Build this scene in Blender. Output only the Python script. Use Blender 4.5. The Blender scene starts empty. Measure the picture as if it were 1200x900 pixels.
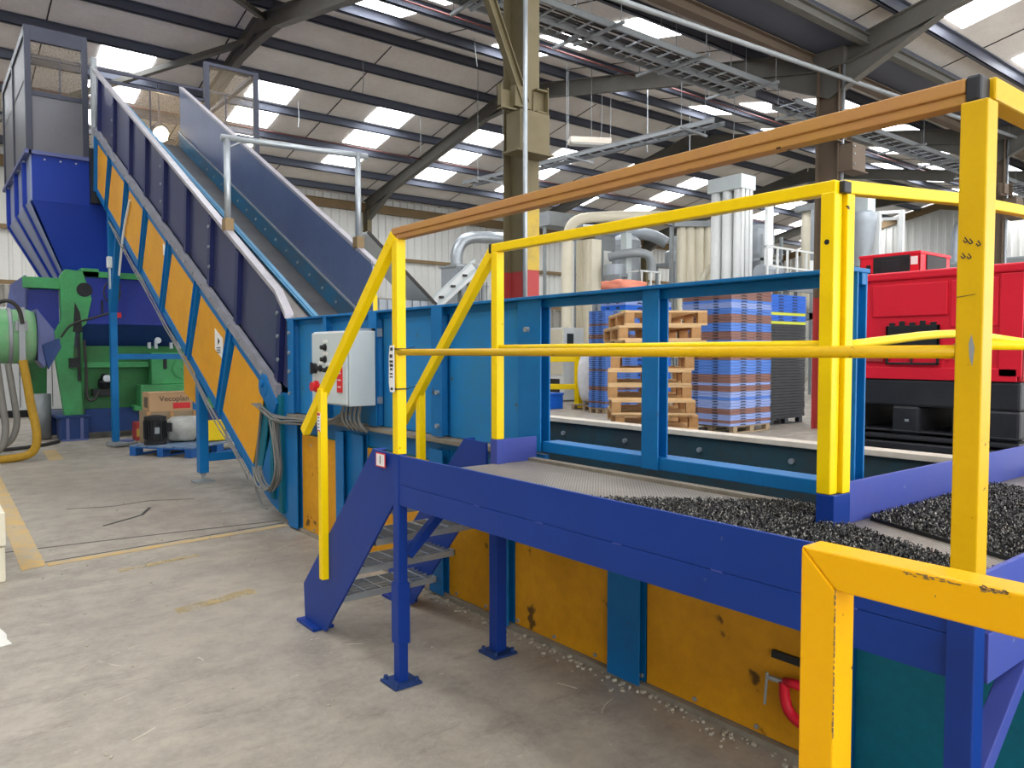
import bpy, math, random
from mathutils import Vector, Matrix
random.seed(7)
SC = bpy.context.scene
COL = SC.collection
V = Vector

# ------------------------------------------------------------------ camera
YAW = math.radians(38.19); PIT = math.radians(2.36); FPX = 890.0
cam = bpy.data.cameras.new('camera'); co = bpy.data.objects.new('camera', cam); COL.objects.link(co)
cam.sensor_fit = 'HORIZONTAL'; cam.sensor_width = 36.0; cam.lens = FPX / 1200 * 36.0
cam.clip_end = 300; cam.clip_start = 0.05
co.location = (0, 0, 1.62)
co.rotation_euler = (math.pi/2 - PIT, 0, -YAW)
SC.camera = co
vs = SC.view_settings
vs.view_transform = 'Standard'; vs.look = 'None'; vs.gamma = 1.0; vs.use_curve_mapping = False
vs.exposure = 0.0

# ------------------------------------------------------------------ materials
def lin(c):
    r = []
    for v in c:
        v /= 255.0
        r.append(v/12.92 if v <= 0.04045 else ((v+0.055)/1.055)**2.4)
    return (*r, 1.0)
def mix(nt, fac, a, b):
    n = nt.nodes.new('ShaderNodeMix'); n.data_type = 'RGBA'
    if hasattr(fac, 'is_output'): nt.links.new(fac, n.inputs[0])
    else: n.inputs[0].default_value = fac
    for s, v in ((6, a), (7, b)):
        if hasattr(v, 'is_output'): nt.links.new(v, n.inputs[s])
        else: n.inputs[s].default_value = v
    return n.outputs[2]
def noise(nt, vec, scale, detail=4, rough=0.6, lo=0.4, hi=0.7, stretch=None):
    if stretch:
        mp = nt.nodes.new('ShaderNodeMapping'); mp.inputs['Scale'].default_value = stretch
        nt.links.new(vec, mp.inputs[0]); vec = mp.outputs[0]
    n = nt.nodes.new('ShaderNodeTexNoise'); n.inputs['Scale'].default_value = scale
    n.inputs['Detail'].default_value = detail; n.inputs['Roughness'].default_value = rough
    nt.links.new(vec, n.inputs['Vector'])
    r = nt.nodes.new('ShaderNodeMapRange'); r.clamp = True
    r.inputs[1].default_value = lo; r.inputs[2].default_value = hi
    nt.links.new(n.outputs[0], r.inputs[0])
    return r.outputs[0]
def base(name):
    m = bpy.data.materials.new(name); m.use_nodes = True
    nt = m.node_tree; bs = nt.nodes['Principled BSDF']
    tc = nt.nodes.new('ShaderNodeTexCoord')
    return m, nt, bs, tc.outputs['Object']
def paint(name, c, rough=0.45, wear=0.25, wear_c=None, metal=0.0, scale=3.0, chips=0.0, chip_c=(60, 45, 35), bump=0.0, stretch=None):
    """painted surface: broad tone changes, fine grime, optional chips"""
    m, nt, bs, vec = base(name)
    c0 = lin(c); c1 = lin(wear_c) if wear_c else tuple(x*0.62 for x in c0[:3]) + (1,)
    f = noise(nt, vec, scale, 5, 0.65, 0.42, 0.78, stretch)
    mu = nt.nodes.new('ShaderNodeMath'); mu.operation = 'MULTIPLY'; mu.inputs[1].default_value = wear
    nt.links.new(f, mu.inputs[0])
    col = mix(nt, mu.outputs[0], c0, c1)
    f2 = noise(nt, vec, scale*14, 3, 0.7, 0.35, 0.75)
    mu2 = nt.nodes.new('ShaderNodeMath'); mu2.operation = 'MULTIPLY'; mu2.inputs[1].default_value = wear*0.4
    nt.links.new(f2, mu2.inputs[0]); col = mix(nt, mu2.outputs[0], col, c1)
    if chips > 0:
        f3 = noise(nt, vec, scale*4, 3.5, 0.62, 0.73-chips*0.11, 0.78-chips*0.11)
        col = mix(nt, f3, col, lin(chip_c))
    nt.links.new(col, bs.inputs['Base Color'])
    bs.inputs['Roughness'].default_value = rough; bs.inputs['Metallic'].default_value = metal; bs.inputs['Specular IOR Level'].default_value = 0.25
    if bump:
        b = nt.nodes.new('ShaderNodeBump'); b.inputs['Strength'].default_value = bump; b.inputs['Distance'].default_value = 0.01
        nt.links.new(f2, b.inputs['Height']); nt.links.new(b.outputs[0], bs.inputs['Normal'])
    return m
def flat(name, c, rough=0.6, metal=0.0):
    m, nt, bs, vec = base(name)
    bs.inputs['Base Color'].default_value = lin(c); bs.inputs['Roughness'].default_value = rough; bs.inputs['Metallic'].default_value = metal
    return m
def emit(name, c, s):
    m, nt, bs, vec = base(name)
    bs.inputs['Base Color'].default_value = lin(c)
    bs.inputs['Emission Color'].default_value = lin(c); bs.inputs['Emission Strength'].default_value = s
    return m

T = {}
T['teal'] = paint('teal_paint', (12, 108, 172), 0.42, 0.4, (14, 76, 120), scale=2.2, chips=0.15, chip_c=(70, 60, 45))
T['teal_dirty'] = paint('teal_paint_scuffed', (26, 122, 190), 0.5, 0.6, (66, 116, 116), scale=1.6, chips=0.5, chip_c=(85, 85, 60))
T['teal_dark'] = paint('dark_teal_paint', (8, 110, 132), 0.5, 0.5, (22, 60, 70), scale=2)
T['navy'] = paint('platform_blue_paint', (16, 54, 136), 0.42, 0.3, (14, 40, 100), scale=2.5, chips=0.1, chip_c=(120, 120, 130))
T['violet'] = paint('faded_blue_paint', (62, 76, 156), 0.5, 0.3, (90, 90, 140), scale=4, chips=0.2, chip_c=(150, 150, 160))
T['skirt'] = paint('navy_skirt_paint', (54, 60, 96), 0.38, 0.5, (78, 76, 84), scale=0.8)
T['skirt_dark'] = paint('dark_navy_paint', (34, 40, 86), 0.4, 0.3, scale=2)
T['panel'] = paint('ochre_panel_paint', (222, 158, 34), 0.5, 0.4, (176, 118, 30), scale=1.4, chips=0.0)
T['panel_low'] = paint('scuffed_ochre_panel', (218, 154, 22), 0.5, 0.6, (150, 98, 24), scale=1.2, chips=0.9, chip_c=(96, 66, 26))
T['rail'] = paint('yellow_rail_paint', (244, 208, 0), 0.36, 0.2, (214, 170, 0), scale=6, chips=0.12, chip_c=(70, 55, 25))
T['rail_post'] = paint('worn_shaded_post_paint', (214, 172, 6), 0.38, 0.3, (186, 138, 8), scale=5, chips=0.3, chip_c=(90, 70, 30))  # chipped yellow, darkened so the colour carries the dim side's shade
T['rail_brown'] = paint('worn_shaded_brown_rail', (176, 126, 78), 0.5, 0.6, (186, 142, 56), scale=4, chips=0.2)  # worn brown tan, with shade of the dim side mixed into the colour
T['barrier'] = paint('orange_yellow_barrier_paint', (240, 176, 0), 0.34, 0.25, (216, 146, 0), scale=5, chips=0.42, chip_c=(70, 50, 25))
T['steel'] = paint('roof_steel_paint', (104, 102, 96), 0.6, 0.5, (78, 76, 70), scale=1.5)
T['purlin'] = paint('purlin_galvanised', (88, 92, 104), 0.45, 0.4, (70, 72, 84), metal=0.2, scale=1.2)
T['olive'] = paint('olive_column_paint', (112, 102, 76), 0.55, 0.5, (86, 78, 56), scale=2)
T['brown_col'] = paint('brown_column_paint', (104, 90, 76), 0.6, 0.4, scale=2)
T['red_band'] = paint('red_band_paint', (165, 62, 60), 0.5, 0.4, scale=3)
T['yellow_band'] = paint('old_yellow_band', (190, 160, 60), 0.5, 0.6, (130, 115, 80), scale=6)
T['galv'] = paint('galvanised_steel', (172, 178, 182), 0.35, 0.4, (128, 132, 136), metal=0.55, scale=4)
T['galv_dull'] = paint('dull_galvanised', (150, 154, 156), 0.5, 0.4, metal=0.3, scale=3)
T['ledge'] = paint('dusty_grey_ledge', (140, 140, 150), 0.6, 0.5, (104, 100, 100), scale=4)
T['dusty'] = paint('dusty_steel', (142, 134, 120), 0.7, 0.6, (92, 84, 74), scale=8)
T['edge'] = paint('bare_edge_steel', (172, 168, 172), 0.45, 0.5, (130, 126, 136), metal=0.3, scale=5)
T['belt'] = paint('rubber_belt', (70, 70, 74), 0.6, 0.5, (105, 102, 98), scale=2.5)
T['plate_dark'] = paint('dark_worn_plate', (56, 58, 58), 0.5, 0.85, (26, 84, 100), scale=1.3, chips=0.3, chip_c=(92, 78, 64))
T['pale_edge'] = paint('pale_worn_edge', (205, 196, 182), 0.6, 0.4, (150, 138, 124), scale=7)
T['hopper'] = paint('hopper_blue', (18, 54, 154), 0.4, 0.3, (12, 40, 116), scale=1.5)
T['hopper_side'] = paint('pale_hopper_side', (150, 160, 190), 0.4, 0.4, (110, 120, 160), scale=1.5)
T['hood'] = paint('grey_hood_sheet', (108, 108, 112), 0.5, 0.4, (88, 88, 92), scale=1.6)
T['hood_frame'] = paint('grey_blue_frame', (66, 68, 80), 0.5, 0.3, scale=3)
T['green'] = paint('machine_green', (74, 160, 98), 0.42, 0.6, (60, 96, 62), scale=1.6)
T['green_dirty'] = paint('grimy_green', (58, 128, 74), 0.55, 0.7, (60, 74, 50), scale=2.2)
T['drum'] = paint('drum_green', (92, 172, 110), 0.5, 0.8, (160, 170, 150), scale=1.2, stretch=(1, 1, 0.3))
T['machine_blue'] = paint('machine_blue', (40, 56, 146), 0.42, 0.4, (26, 38, 100), scale=1.5)
T['base_blue'] = paint('base_blue', (34, 62, 116), 0.5, 0.5, (40, 46, 70), scale=3)
T['grey_blue'] = paint('grey_blue_paint', (96, 104, 150), 0.5, 0.4, scale=3)
T['black'] = paint('black_rubber', (30, 31, 33), 0.5, 0.4, (60, 60, 60), scale=5)
T['black_plastic'] = paint('black_plastic', (36, 38, 42), 0.42, 0.4, (66, 66, 70), scale=3)
T['red'] = paint('red_plastic', (216, 32, 52), 0.4, 0.3, (186, 30, 48), scale=2)
T['white'] = paint('white_paint', (226, 228, 226), 0.45, 0.3, (190, 190, 184), scale=2)
T['cream'] = paint('cream_paint', (226, 218, 196), 0.5, 0.3, (196, 188, 164), scale=2)
T['cabinet'] = paint('cabinet_grey', (196, 204, 204), 0.4, 0.15, (170, 178, 178), scale=3)
T['grey_duct'] = paint('duct_grey', (166, 172, 178), 0.45, 0.4, (130, 136, 142), metal=0.2, scale=2)
T['wood'] = paint('pallet_wood', (224, 190, 142), 0.7, 0.5, (176, 134, 88), scale=5, stretch=(1, 1, 4))
T['wood_b'] = paint('pallet_wood_dark', (196, 150, 100), 0.7, 0.6, (118, 82, 50), scale=5)
T['wood_old'] = paint('old_pallet_wood', (160, 140, 112), 0.8, 0.5, (110, 92, 72), scale=6)
T['blue_wood'] = paint('blue_pallet_paint', (30, 88, 160), 0.6, 0.5, (60, 90, 120), scale=5)
T['blue_wood_top'] = paint('worn_blue_pallet_boards', (96, 124, 156), 0.7, 0.6, (150, 150, 146), scale=5)
T['card'] = paint('cardboard', (190, 154, 116), 0.75, 0.3, (160, 124, 90), scale=3)
T['plastic_wrap'] = paint('wrapped_plastic', (196, 196, 190), 0.25, 0.6, (150, 146, 136), scale=9, bump=0.6)
T['bag'] = paint('woven_white_bag', (228, 228, 230), 0.7, 0.35, (190, 190, 200), scale=6, bump=0.6)
T['blue_crate'] = paint('blue_crate_plastic', (86, 128, 205), 0.4, 0.3, (64, 100, 180), scale=5)
T['blue_bright'] = paint('bright_blue_plastic', (28, 100, 205), 0.4, 0.3, (20, 74, 170), scale=5)
T['lilac'] = paint('pale_blue_plastic', (140, 158, 208), 0.4, 0.3, (110, 130, 190), scale=5)
T['brown_crate'] = paint('brown_crate_plastic', (136, 100, 92), 0.45, 0.3, (108, 78, 72), scale=5)
T['lime'] = paint('lime_plastic', (206, 214, 60), 0.4, 0.3, scale=5)
T['yellow_plastic'] = paint('yellow_plastic', (250, 216, 30), 0.4, 0.15, scale=5)
T['orange'] = paint('orange_fabric', (226, 138, 112), 0.7, 0.3, scale=6)
T['cable'] = paint('grey_cable', (124, 122, 116), 0.5, 0.4, scale=9)
T['cable_dark'] = paint('dark_cable', (58, 56, 54), 0.5, 0.3, scale=9)
T['hose_yellow'] = paint('yellow_hose_sleeve', (176, 138, 40), 0.6, 0.5, (120, 92, 40), scale=8)
T['red_pipe'] = paint('red_pipe_paint', (104, 62, 58), 0.5, 0.4, scale=4)
T['paper'] = flat('label_paper', (232, 230, 226), 0.5)
T['ink'] = flat('label_ink', (40, 40, 44), 0.6)
T['sign_red'] = flat('sign_red', (205, 28, 34), 0.45)
T['sign_blue'] = flat('sign_blue', (30, 80, 170), 0.45)
T['glass'] = flat('dark_screen', (50, 58, 64), 0.15)
T['lamp'] = emit('lamp_glow', (255, 222, 168), 110)
T['skirt_inner'] = paint('skylit_skirt_sheet', (92, 106, 136), 0.35, 0.6, (60, 66, 100), scale=0.7)  # paler copy of the skirt navy; skylight on the inner face is painted in
T['wear'] = paint('worn_teal_strip', (46, 112, 146), 0.5, 0.8, (84, 78, 70), scale=1.1)
T['teal_light'] = paint('pale_teal_edge', (66, 124, 156), 0.45, 0.4, (46, 92, 120), scale=4)
T['cover_grey'] = paint('grimy_cover', (118, 114, 110), 0.6, 0.7, (80, 74, 70), scale=3)
T['sky'] = emit('skylight_glow', (246, 250, 255), 9.0)
T['luminaire'] = paint('luminaire_housing', (226, 216, 200), 0.5, 0.2, scale=3)
T['spill'] = paint('white_powder', (222, 220, 212), 0.8, 0.3, scale=12)
T['debris'] = paint('grey_chips', (182, 174, 158), 0.8, 0.3, scale=30)
T['mark'] = None

def mat_mark():
    m, nt, bs, vec = base('worn_yellow_line_paint')
    f = noise(nt, vec, 5, 6, 0.75, 0.36, 0.62)
    nt.links.new(mix(nt, f, lin((204, 164, 88)), lin((170, 158, 134))), bs.inputs['Base Color'])
    bs.inputs['Roughness'].default_value = 0.7
    return m
T['mark'] = mat_mark()
def mat_faint():
    m, nt, bs, vec = base('faded_yellow_line_paint')
    f = noise(nt, vec, 7, 6, 0.8, 0.40, 0.60)
    bs.inputs['Base Color'].default_value = lin((190, 168, 120)); bs.inputs['Roughness'].default_value = 0.7
    mm = nt.nodes.new('ShaderNodeMath'); mm.operation = 'MULTIPLY'; mm.inputs[1].default_value = 0.6
    nt.links.new(f, mm.inputs[0]); nt.links.new(mm.outputs[0], bs.inputs['Alpha'])
    return m
T['faint'] = mat_faint()

def mat_floor():
    m, nt, bs, vec = base('worn_concrete')
    a = noise(nt, vec, 0.55, 6, 0.62, 0.36, 0.68)
    b = noise(nt, vec, 3.2, 7, 0.7, 0.40, 0.72)
    c = noise(nt, vec, 28, 5, 0.75, 0.35, 0.8)
    d = noise(nt, vec, 1.3, 8, 0.85, 0.54, 0.62, (0.7, 2.6, 1))
    e = noise(nt, vec, 7, 9, 0.9, 0.60, 0.66)
    col = mix(nt, a, lin((168, 158, 142)), lin((140, 131, 118)))
    mb = nt.nodes.new('ShaderNodeMath'); mb.operation = 'MULTIPLY'; mb.inputs[1].default_value = 0.7; nt.links.new(b, mb.inputs[0])
    col = mix(nt, mb.outputs[0], col, lin((112, 105, 97)))
    mc = nt.nodes.new('ShaderNodeMath'); mc.operation = 'MULTIPLY'; mc.inputs[1].default_value = 0.45; nt.links.new(c, mc.inputs[0])
    col = mix(nt, mc.outputs[0], col, lin((178, 170, 158)))
    md = nt.nodes.new('ShaderNodeMath'); md.operation = 'MULTIPLY'; md.inputs[1].default_value = 0.35; nt.links.new(d, md.inputs[0])
    col = mix(nt, md.outputs[0], col, lin((96, 84, 74)))
    me = nt.nodes.new('ShaderNodeMath'); me.operation = 'MULTIPLY'; me.inputs[1].default_value = 0.55; nt.links.new(e, me.inputs[0])
    col = mix(nt, me.outputs[0], col, lin((200, 194, 184)))
    nt.links.new(col, bs.inputs['Base Color'])
    rr = nt.nodes.new('ShaderNodeMapRange'); rr.inputs[3].default_value = 0.42; rr.inputs[4].default_value = 0.75
    nt.links.new(b, rr.inputs[0]); nt.links.new(rr.outputs[0], bs.inputs['Roughness'])
    bp = nt.nodes.new('ShaderNodeBump'); bp.inputs['Strength'].default_value = 0.25; bp.inputs['Distance'].default_value = 0.004
    nt.links.new(c, bp.inputs['Height']); nt.links.new(bp.outputs[0], bs.inputs['Normal'])
    return m
T['floor'] = mat_floor()

def mat_checker():
    """steel tread plate with a raised lozenge pattern"""
    m, nt, bs, vec = base('tread_plate')
    def wave(ang):
        mp = nt.nodes.new('ShaderNodeMapping'); mp.inputs['Rotation'].default_value = (0, 0, ang); nt.links.new(vec, mp.inputs[0])
        w = nt.nodes.new('ShaderNodeTexWave'); w.inputs['Scale'].default_value = 26; nt.links.new(mp.outputs[0], w.inputs[0]); return w.outputs['Fac']
    mx = nt.nodes.new('ShaderNodeMath'); mx.operation = 'MULTIPLY'
    nt.links.new(wave(0.785), mx.inputs[0]); nt.links.new(wave(-0.785), mx.inputs[1])
    r = nt.nodes.new('ShaderNodeMapRange'); r.inputs[1].default_value = 0.25; r.inputs[2].default_value = 0.6; nt.links.new(mx.outputs[0], r.inputs[0])
    g = noise(nt, vec, 3, 6, 0.7, 0.4, 0.7)
    col = mix(nt, g, lin((176, 168, 156)), lin((136, 126, 114)))
    col = mix(nt, r.outputs[0], tuple(x*0.55 for x in lin((150, 142, 132))[:3])+(1,), col)
    nt.links.new(col, bs.inputs['Base Color']); bs.inputs['Roughness'].default_value = 0.5; bs.inputs['Metallic'].default_value = 0.15
    bp = nt.nodes.new('ShaderNodeBump'); bp.inputs['Strength'].default_value = 0.5; bp.inputs['Distance'].default_value = 0.003
    nt.links.new(r.outputs[0], bp.inputs['Height']); nt.links.new(bp.outputs[0], bs.inputs['Normal'])
    return m
T['checker'] = mat_checker()

def mat_bristle():
    m, nt, bs, vec = base('mat_bristles')
    n = nt.nodes.new('ShaderNodeTexNoise'); n.inputs['Scale'].default_value = 120; n.inputs['Detail'].default_value = 2
    nt.links.new(vec, n.inputs['Vector'])
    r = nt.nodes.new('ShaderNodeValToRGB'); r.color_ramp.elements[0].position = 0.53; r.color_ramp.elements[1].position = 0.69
    r.color_ramp.elements[0].color = lin((24, 24, 26)); r.color_ramp.elements[1].color = lin((205, 202, 194))  # pale end of the ramp paints glints onto the black bristles
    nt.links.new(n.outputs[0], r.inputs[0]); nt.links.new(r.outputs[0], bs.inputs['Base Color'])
    bs.inputs['Roughness'].default_value = 0.45
    return m
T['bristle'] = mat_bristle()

def mat_dusty_pane(name, alpha, c=(176, 164, 142)):
    m, nt, bs, vec = base(name); nt.nodes.remove(bs)
    f = noise(nt, vec, 34, 6, 0.8, 0.50, 0.66)
    mm = nt.nodes.new('ShaderNodeMapRange'); mm.inputs[3].default_value = alpha; mm.inputs[4].default_value = min(1, alpha+0.5)
    nt.links.new(f, mm.inputs[0])
    tr = nt.nodes.new('ShaderNodeBsdfTransparent'); df = nt.nodes.new('ShaderNodeBsdfDiffuse'); tl = nt.nodes.new('ShaderNodeBsdfTranslucent')
    for n_ in (df, tl): n_.inputs['Color'].default_value = lin(c)
    m1 = nt.nodes.new('ShaderNodeMixShader'); m1.inputs[0].default_value = 0.6; nt.links.new(df.outputs[0], m1.inputs[1]); nt.links.new(tl.outputs[0], m1.inputs[2])
    m2 = nt.nodes.new('ShaderNodeMixShader'); nt.links.new(mm.outputs[0], m2.inputs[0]); nt.links.new(tr.outputs[0], m2.inputs[1]); nt.links.new(m1.outputs[0], m2.inputs[2])
    nt.links.new(m2.outputs[0], nt.nodes['Material Output'].inputs[0])
    return m
T['pane'] = mat_dusty_pane('dusty_clear_pane', 0.10)

def mat_liner():
    """white roof liner sheet with fine perforation, dulled by dust"""
    m, nt, bs, vec = base('roof_liner')
    f = noise(nt, vec, 0.8, 6, 0.7, 0.35, 0.75)
    g = noise(nt, vec, 14, 4, 0.7, 0.35, 0.8)
    col = mix(nt, f, lin((232, 227, 221)), lin((212, 204, 197)))
    mm = nt.nodes.new('ShaderNodeMath'); mm.operation = 'MULTIPLY'; mm.inputs[1].default_value = 0.3; nt.links.new(g, mm.inputs[0])
    col = mix(nt, mm.outputs[0], col, lin((176, 170, 162)))
    nt.links.new(col, bs.inputs['Base Color']); bs.inputs['Roughness'].default_value = 0.7
    return m
T['liner'] = mat_liner()
T['cladding'] = paint('wall_cladding', (222, 222, 217), 0.55, 0.4, (186, 180, 168), scale=0.7, stretch=(1, 1, 0.2))
T['cladding_dark'] = paint('wall_cladding_grubby', (170, 168, 160), 0.6, 0.7, (120, 112, 100), scale=0.8, stretch=(1, 1, 0.2))
T['timber'] = paint('brown_sheeting_rail', (132, 110, 78), 0.6, 0.4, scale=2)

# ------------------------------------------------------------------ mesh builder
class MB:
    def __init__(s): s.v = []; s.f = []; s.mi = []; s.cur = 0
    def add(s, vs_, fs):
        n = len(s.v); s.v += [tuple(p) for p in vs_]; s.f += [tuple(i+n for i in f) for f in fs]; s.mi += [s.cur]*len(fs); return s
    def box(s, x0, x1, y0, y1, z0, z1):
        x0, x1 = sorted((x0, x1)); y0, y1 = sorted((y0, y1)); z0, z1 = sorted((z0, z1))
        return s.add([(x0,y0,z0),(x1,y0,z0),(x1,y1,z0),(x0,y1,z0),(x0,y0,z1),(x1,y0,z1),(x1,y1,z1),(x0,y1,z1)],
                     [(0,3,2,1),(4,5,6,7),(0,1,5,4),(1,2,6,5),(2,3,7,6),(3,0,4,7)])
    def cbox(s, c, sx, sy, sz, rz=0.0):
        m = Matrix.Rotation(rz, 3, 'Z'); c = V(c)
        pts = [c + m @ V((a*sx/2, b*sy/2, d*sz/2)) for d in (-1, 1) for a, b in ((-1,-1),(1,-1),(1,1),(-1,1))]
        return s.add(pts, [(0,3,2,1),(4,5,6,7),(0,1,5,4),(1,2,6,5),(2,3,7,6),(3,0,4,7)])
    def frame_of(s, p, q, up):
        p, q = V(p), V(q); d = (q-p).normalized(); up = V(up)
        if abs(d.dot(up.normalized())) > 0.999: up = V((1, 0, 0)) if abs(d.x) < 0.9 else V((0, 1, 0))
        a = d.cross(up).normalized(); b = a.cross(d).normalized()
        return p, q, a, b
    def bar(s, p, q, w, h, up=(0, 0, 1)):
        p, q, a, b = s.frame_of(p, q, up)
        pts = [e + a*(i*w/2) + b*(j*h/2) for e in (p, q) for i, j in ((-1,-1),(1,-1),(1,1),(-1,1))]
        return s.add(pts, [(0,1,2,3),(7,6,5,4),(0,4,5,1),(1,5,6,2),(2,6,7,3),(3,7,4,0)])
    def ibeam(s, p, q, depth, fl, tf=0.02, tw=0.014, up=(0, 0, 1)):
        p, q, a, b = s.frame_of(p, q, up)
        for k in (1, -1):
            o = b*(k*(depth/2-tf/2)); s.bar(p+o, q+o, fl, tf, up)
        return s.bar(p, q, tw, depth-2*tf, up)
    def prism(s, poly, vec):
        n = len(poly); vec = V(vec); A = [V(p) for p in poly]; B = [p+vec for p in A]
        fs = [tuple(range(n-1, -1, -1)), tuple(range(n, 2*n))] + [(i, (i+1) % n, n+(i+1) % n, n+i) for i in range(n)]
        return s.add(A+B, fs)
    def cyl(s, p, q, r0, r1=None, n=16, cap=True):
        r1 = r0 if r1 is None else r1
        p, q, a, b = s.frame_of(p, q, (0, 0, 1))
        pts = []
        for e, r in ((p, r0), (q, r1)):
            pts += [e + a*(r*math.cos(2*math.pi*i/n)) + b*(r*math.sin(2*math.pi*i/n)) for i in range(n)]
        fs = [(i, (i+1) % n, n+(i+1) % n, n+i) for i in range(n)]
        if cap: fs += [tuple(range(n-1, -1, -1)), tuple(range(n, 2*n))]
        return s.add(pts, fs)
    def tube(s, pts, r, n=8, smooth=0):
        P = [V(p) for p in pts]
        for _ in range(smooth):
            Q = [P[0]]
            for i in range(len(P)-1): Q += [P[i]*0.75+P[i+1]*0.25, P[i]*0.25+P[i+1]*0.75]
            P = Q + [P[-1]]
        rings = []; a = None
        for i, p in enumerate(P):
            d = (P[min(i+1, len(P)-1)] - P[max(i-1, 0)]).normalized()
            if a is None:
                u = V((0, 0, 1)) if abs(d.z) < 0.9 else V((1, 0, 0)); a = d.cross(u).normalized()
            else:
                a = (a - d*a.dot(d)).normalized()
            b = d.cross(a)
            rings.append([p + a*(r*math.cos(2*math.pi*k/n)) + b*(r*math.sin(2*math.pi*k/n)) for k in range(n)])
        vs_ = [x for g in rings for x in g]; fs = []
        for i in range(len(P)-1):
            for k in range(n): fs.append((i*n+k, i*n+(k+1) % n, (i+1)*n+(k+1) % n, (i+1)*n+k))
        fs += [tuple(range(n-1, -1, -1)), tuple((len(P)-1)*n+k for k in range(n))]
        return s.add(vs_, fs)
    def lathe(s, c, prof, n=24, axis=(0, 0, 1)):
        c = V(c); d = V(axis).normalized(); u = V((1, 0, 0)) if abs(d.x) < 0.9 else V((0, 1, 0))
        a = d.cross(u).normalized(); b = d.cross(a)
        vs_ = [c + d*h + a*(r*math.cos(2*math.pi*k/n)) + b*(r*math.sin(2*math.pi*k/n)) for r, h in prof for k in range(n)]
        fs = [(i*n+k, i*n+(k+1) % n, (i+1)*n+(k+1) % n, (i+1)*n+k) for i in range(len(prof)-1) for k in range(n)]
        fs += [tuple(range(n-1, -1, -1)), tuple((len(prof)-1)*n+k for k in range(n))]
        return s.add(vs_, fs)
    def quad(s, *p): return s.add(p, [tuple(range(len(p)))])
    def build(s, name, mat, parent=None, bevel=0.0, smooth=False, loc=None, extra=()):
        me = bpy.data.meshes.new(name)
        o = V(parent['_o']) if parent is not None else V(loc or (0, 0, 0))
        me.from_pydata([tuple(V(p)-o) for p in s.v], [], s.f); me.update()
        me.materials.append(T[mat] if isinstance(mat, str) else mat)
        for e in extra: me.materials.append(T[e])
        if extra:
            for p_, i_ in zip(me.polygons, s.mi): p_.material_index = i_
        import bmesh
        bm = bmesh.new(); bm.from_mesh(me); bmesh.ops.recalc_face_normals(bm, faces=bm.faces); bm.to_mesh(me); bm.free()
        if smooth:
            for p in me.polygons: p.use_smooth = len(p.vertices) <= 4
        ob = bpy.data.objects.new(name, me); COL.objects.link(ob)
        if parent is not None: ob.parent = parent
        else: ob.location = o
        ob['_o'] = tuple(o)
        if bevel:
            b = ob.modifiers.new('edge', 'BEVEL'); b.width = bevel; b.segments = 2; b.limit_method = 'ANGLE'; b.angle_limit = 0.9
        return ob
LABELS = set()
def tag(o, label, cat, group=None, kind=None):
    if label: o['label'] = label
    if cat: o['category'] = cat
    if group: o['group'] = group
    if kind: o['kind'] = kind
    return o
def thing(name, loc, label, cat, group=None, kind=None):
    o = bpy.data.objects.new(name, None); COL.objects.link(o); o.location = loc; o.empty_display_size = 0.1
    o['_o'] = tuple(loc)
    return tag(o, label, cat, group, kind)
def dup(root, loc, rz=0.0, label=None, group=None):
    r = root.copy(); COL.objects.link(r); r.location = loc; r.rotation_euler = (0, 0, rz)
    if label: r['label'] = label
    if group: r['group'] = group
    for ch in root.children:
        c = ch.copy(); COL.objects.link(c); c.parent = r
        for g in ch.children:
            d = g.copy(); COL.objects.link(d); d.parent = c
    return r
MX = Matrix(((0, 0, -1), (-1, 0, 0), (0, 1, 0)))    # lettering on a face that looks along -X
MY = Matrix(((1, 0, 0), (0, 0, -1), (0, 1, 0)))     # lettering on a face that looks along -Y
def text(s, loc, size, rot, mat, parent, name='lettering'):
    cu = bpy.data.curves.new(name, 'FONT'); cu.body = s; cu.size = size; cu.align_x = 'CENTER'; cu.align_y = 'CENTER'; cu.extrude = 0.0006
    cu.materials.append(T[mat])
    tmp = bpy.data.objects.new('tmp', cu); COL.objects.link(tmp); bpy.context.view_layer.update()
    me = bpy.data.meshes.new_from_object(tmp.evaluated_get(bpy.context.evaluated_depsgraph_get()))
    bpy.data.objects.remove(tmp); bpy.data.curves.remove(cu)
    ob = bpy.data.objects.new(name, me); COL.objects.link(ob)
    ob.matrix_world = Matrix.Translation(V(loc)-V(parent['_o'])) @ rot.to_4x4()
    ob.parent = parent
    return ob
ORD = ('zeroth first second third fourth fifth sixth seventh eighth ninth tenth eleventh twelfth thirteenth fourteenth fifteenth sixteenth '
       'seventeenth eighteenth nineteenth').split()
def ordinal(n):
    if n < 20: return ORD[n]
    t = {2: 'twent', 3: 'thirt', 4: 'fort', 5: 'fift', 6: 'sixt'}[n//10]
    return t+'ieth' if n % 10 == 0 else t+'y-'+ORD[n % 10]
# ================================================================== the hall
def S(o, label, cat='building', group=None): return tag(o, label, cat, group, kind='structure')
XL, XR, YN, YF = -10.0, 46.2, -11.0, 29.4
APEX_Y, VAL_Y = 19.2, 8.5
SLOPE = 0.2035
APEX_Z = 8.2 + (YF-APEX_Y)*SLOPE
VAL_Z = APEX_Z - (APEX_Y-VAL_Y)*SLOPE
def roof_z(y):
    if y >= APEX_Y: return APEX_Z - (y-APEX_Y)*SLOPE
    if y >= VAL_Y: return VAL_Z + (y-VAL_Y)*SLOPE
    if y >= -1.2: return VAL_Z + (VAL_Y-y)*SLOPE
    return VAL_Z + (VAL_Y+1.2)*SLOPE - (-1.2-y)*SLOPE
S(MB().box(XL, XR, YN, YF, -0.2, 0).build('floor', 'floor'), 'worn grey concrete floor of the hall', 'floor')
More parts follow.
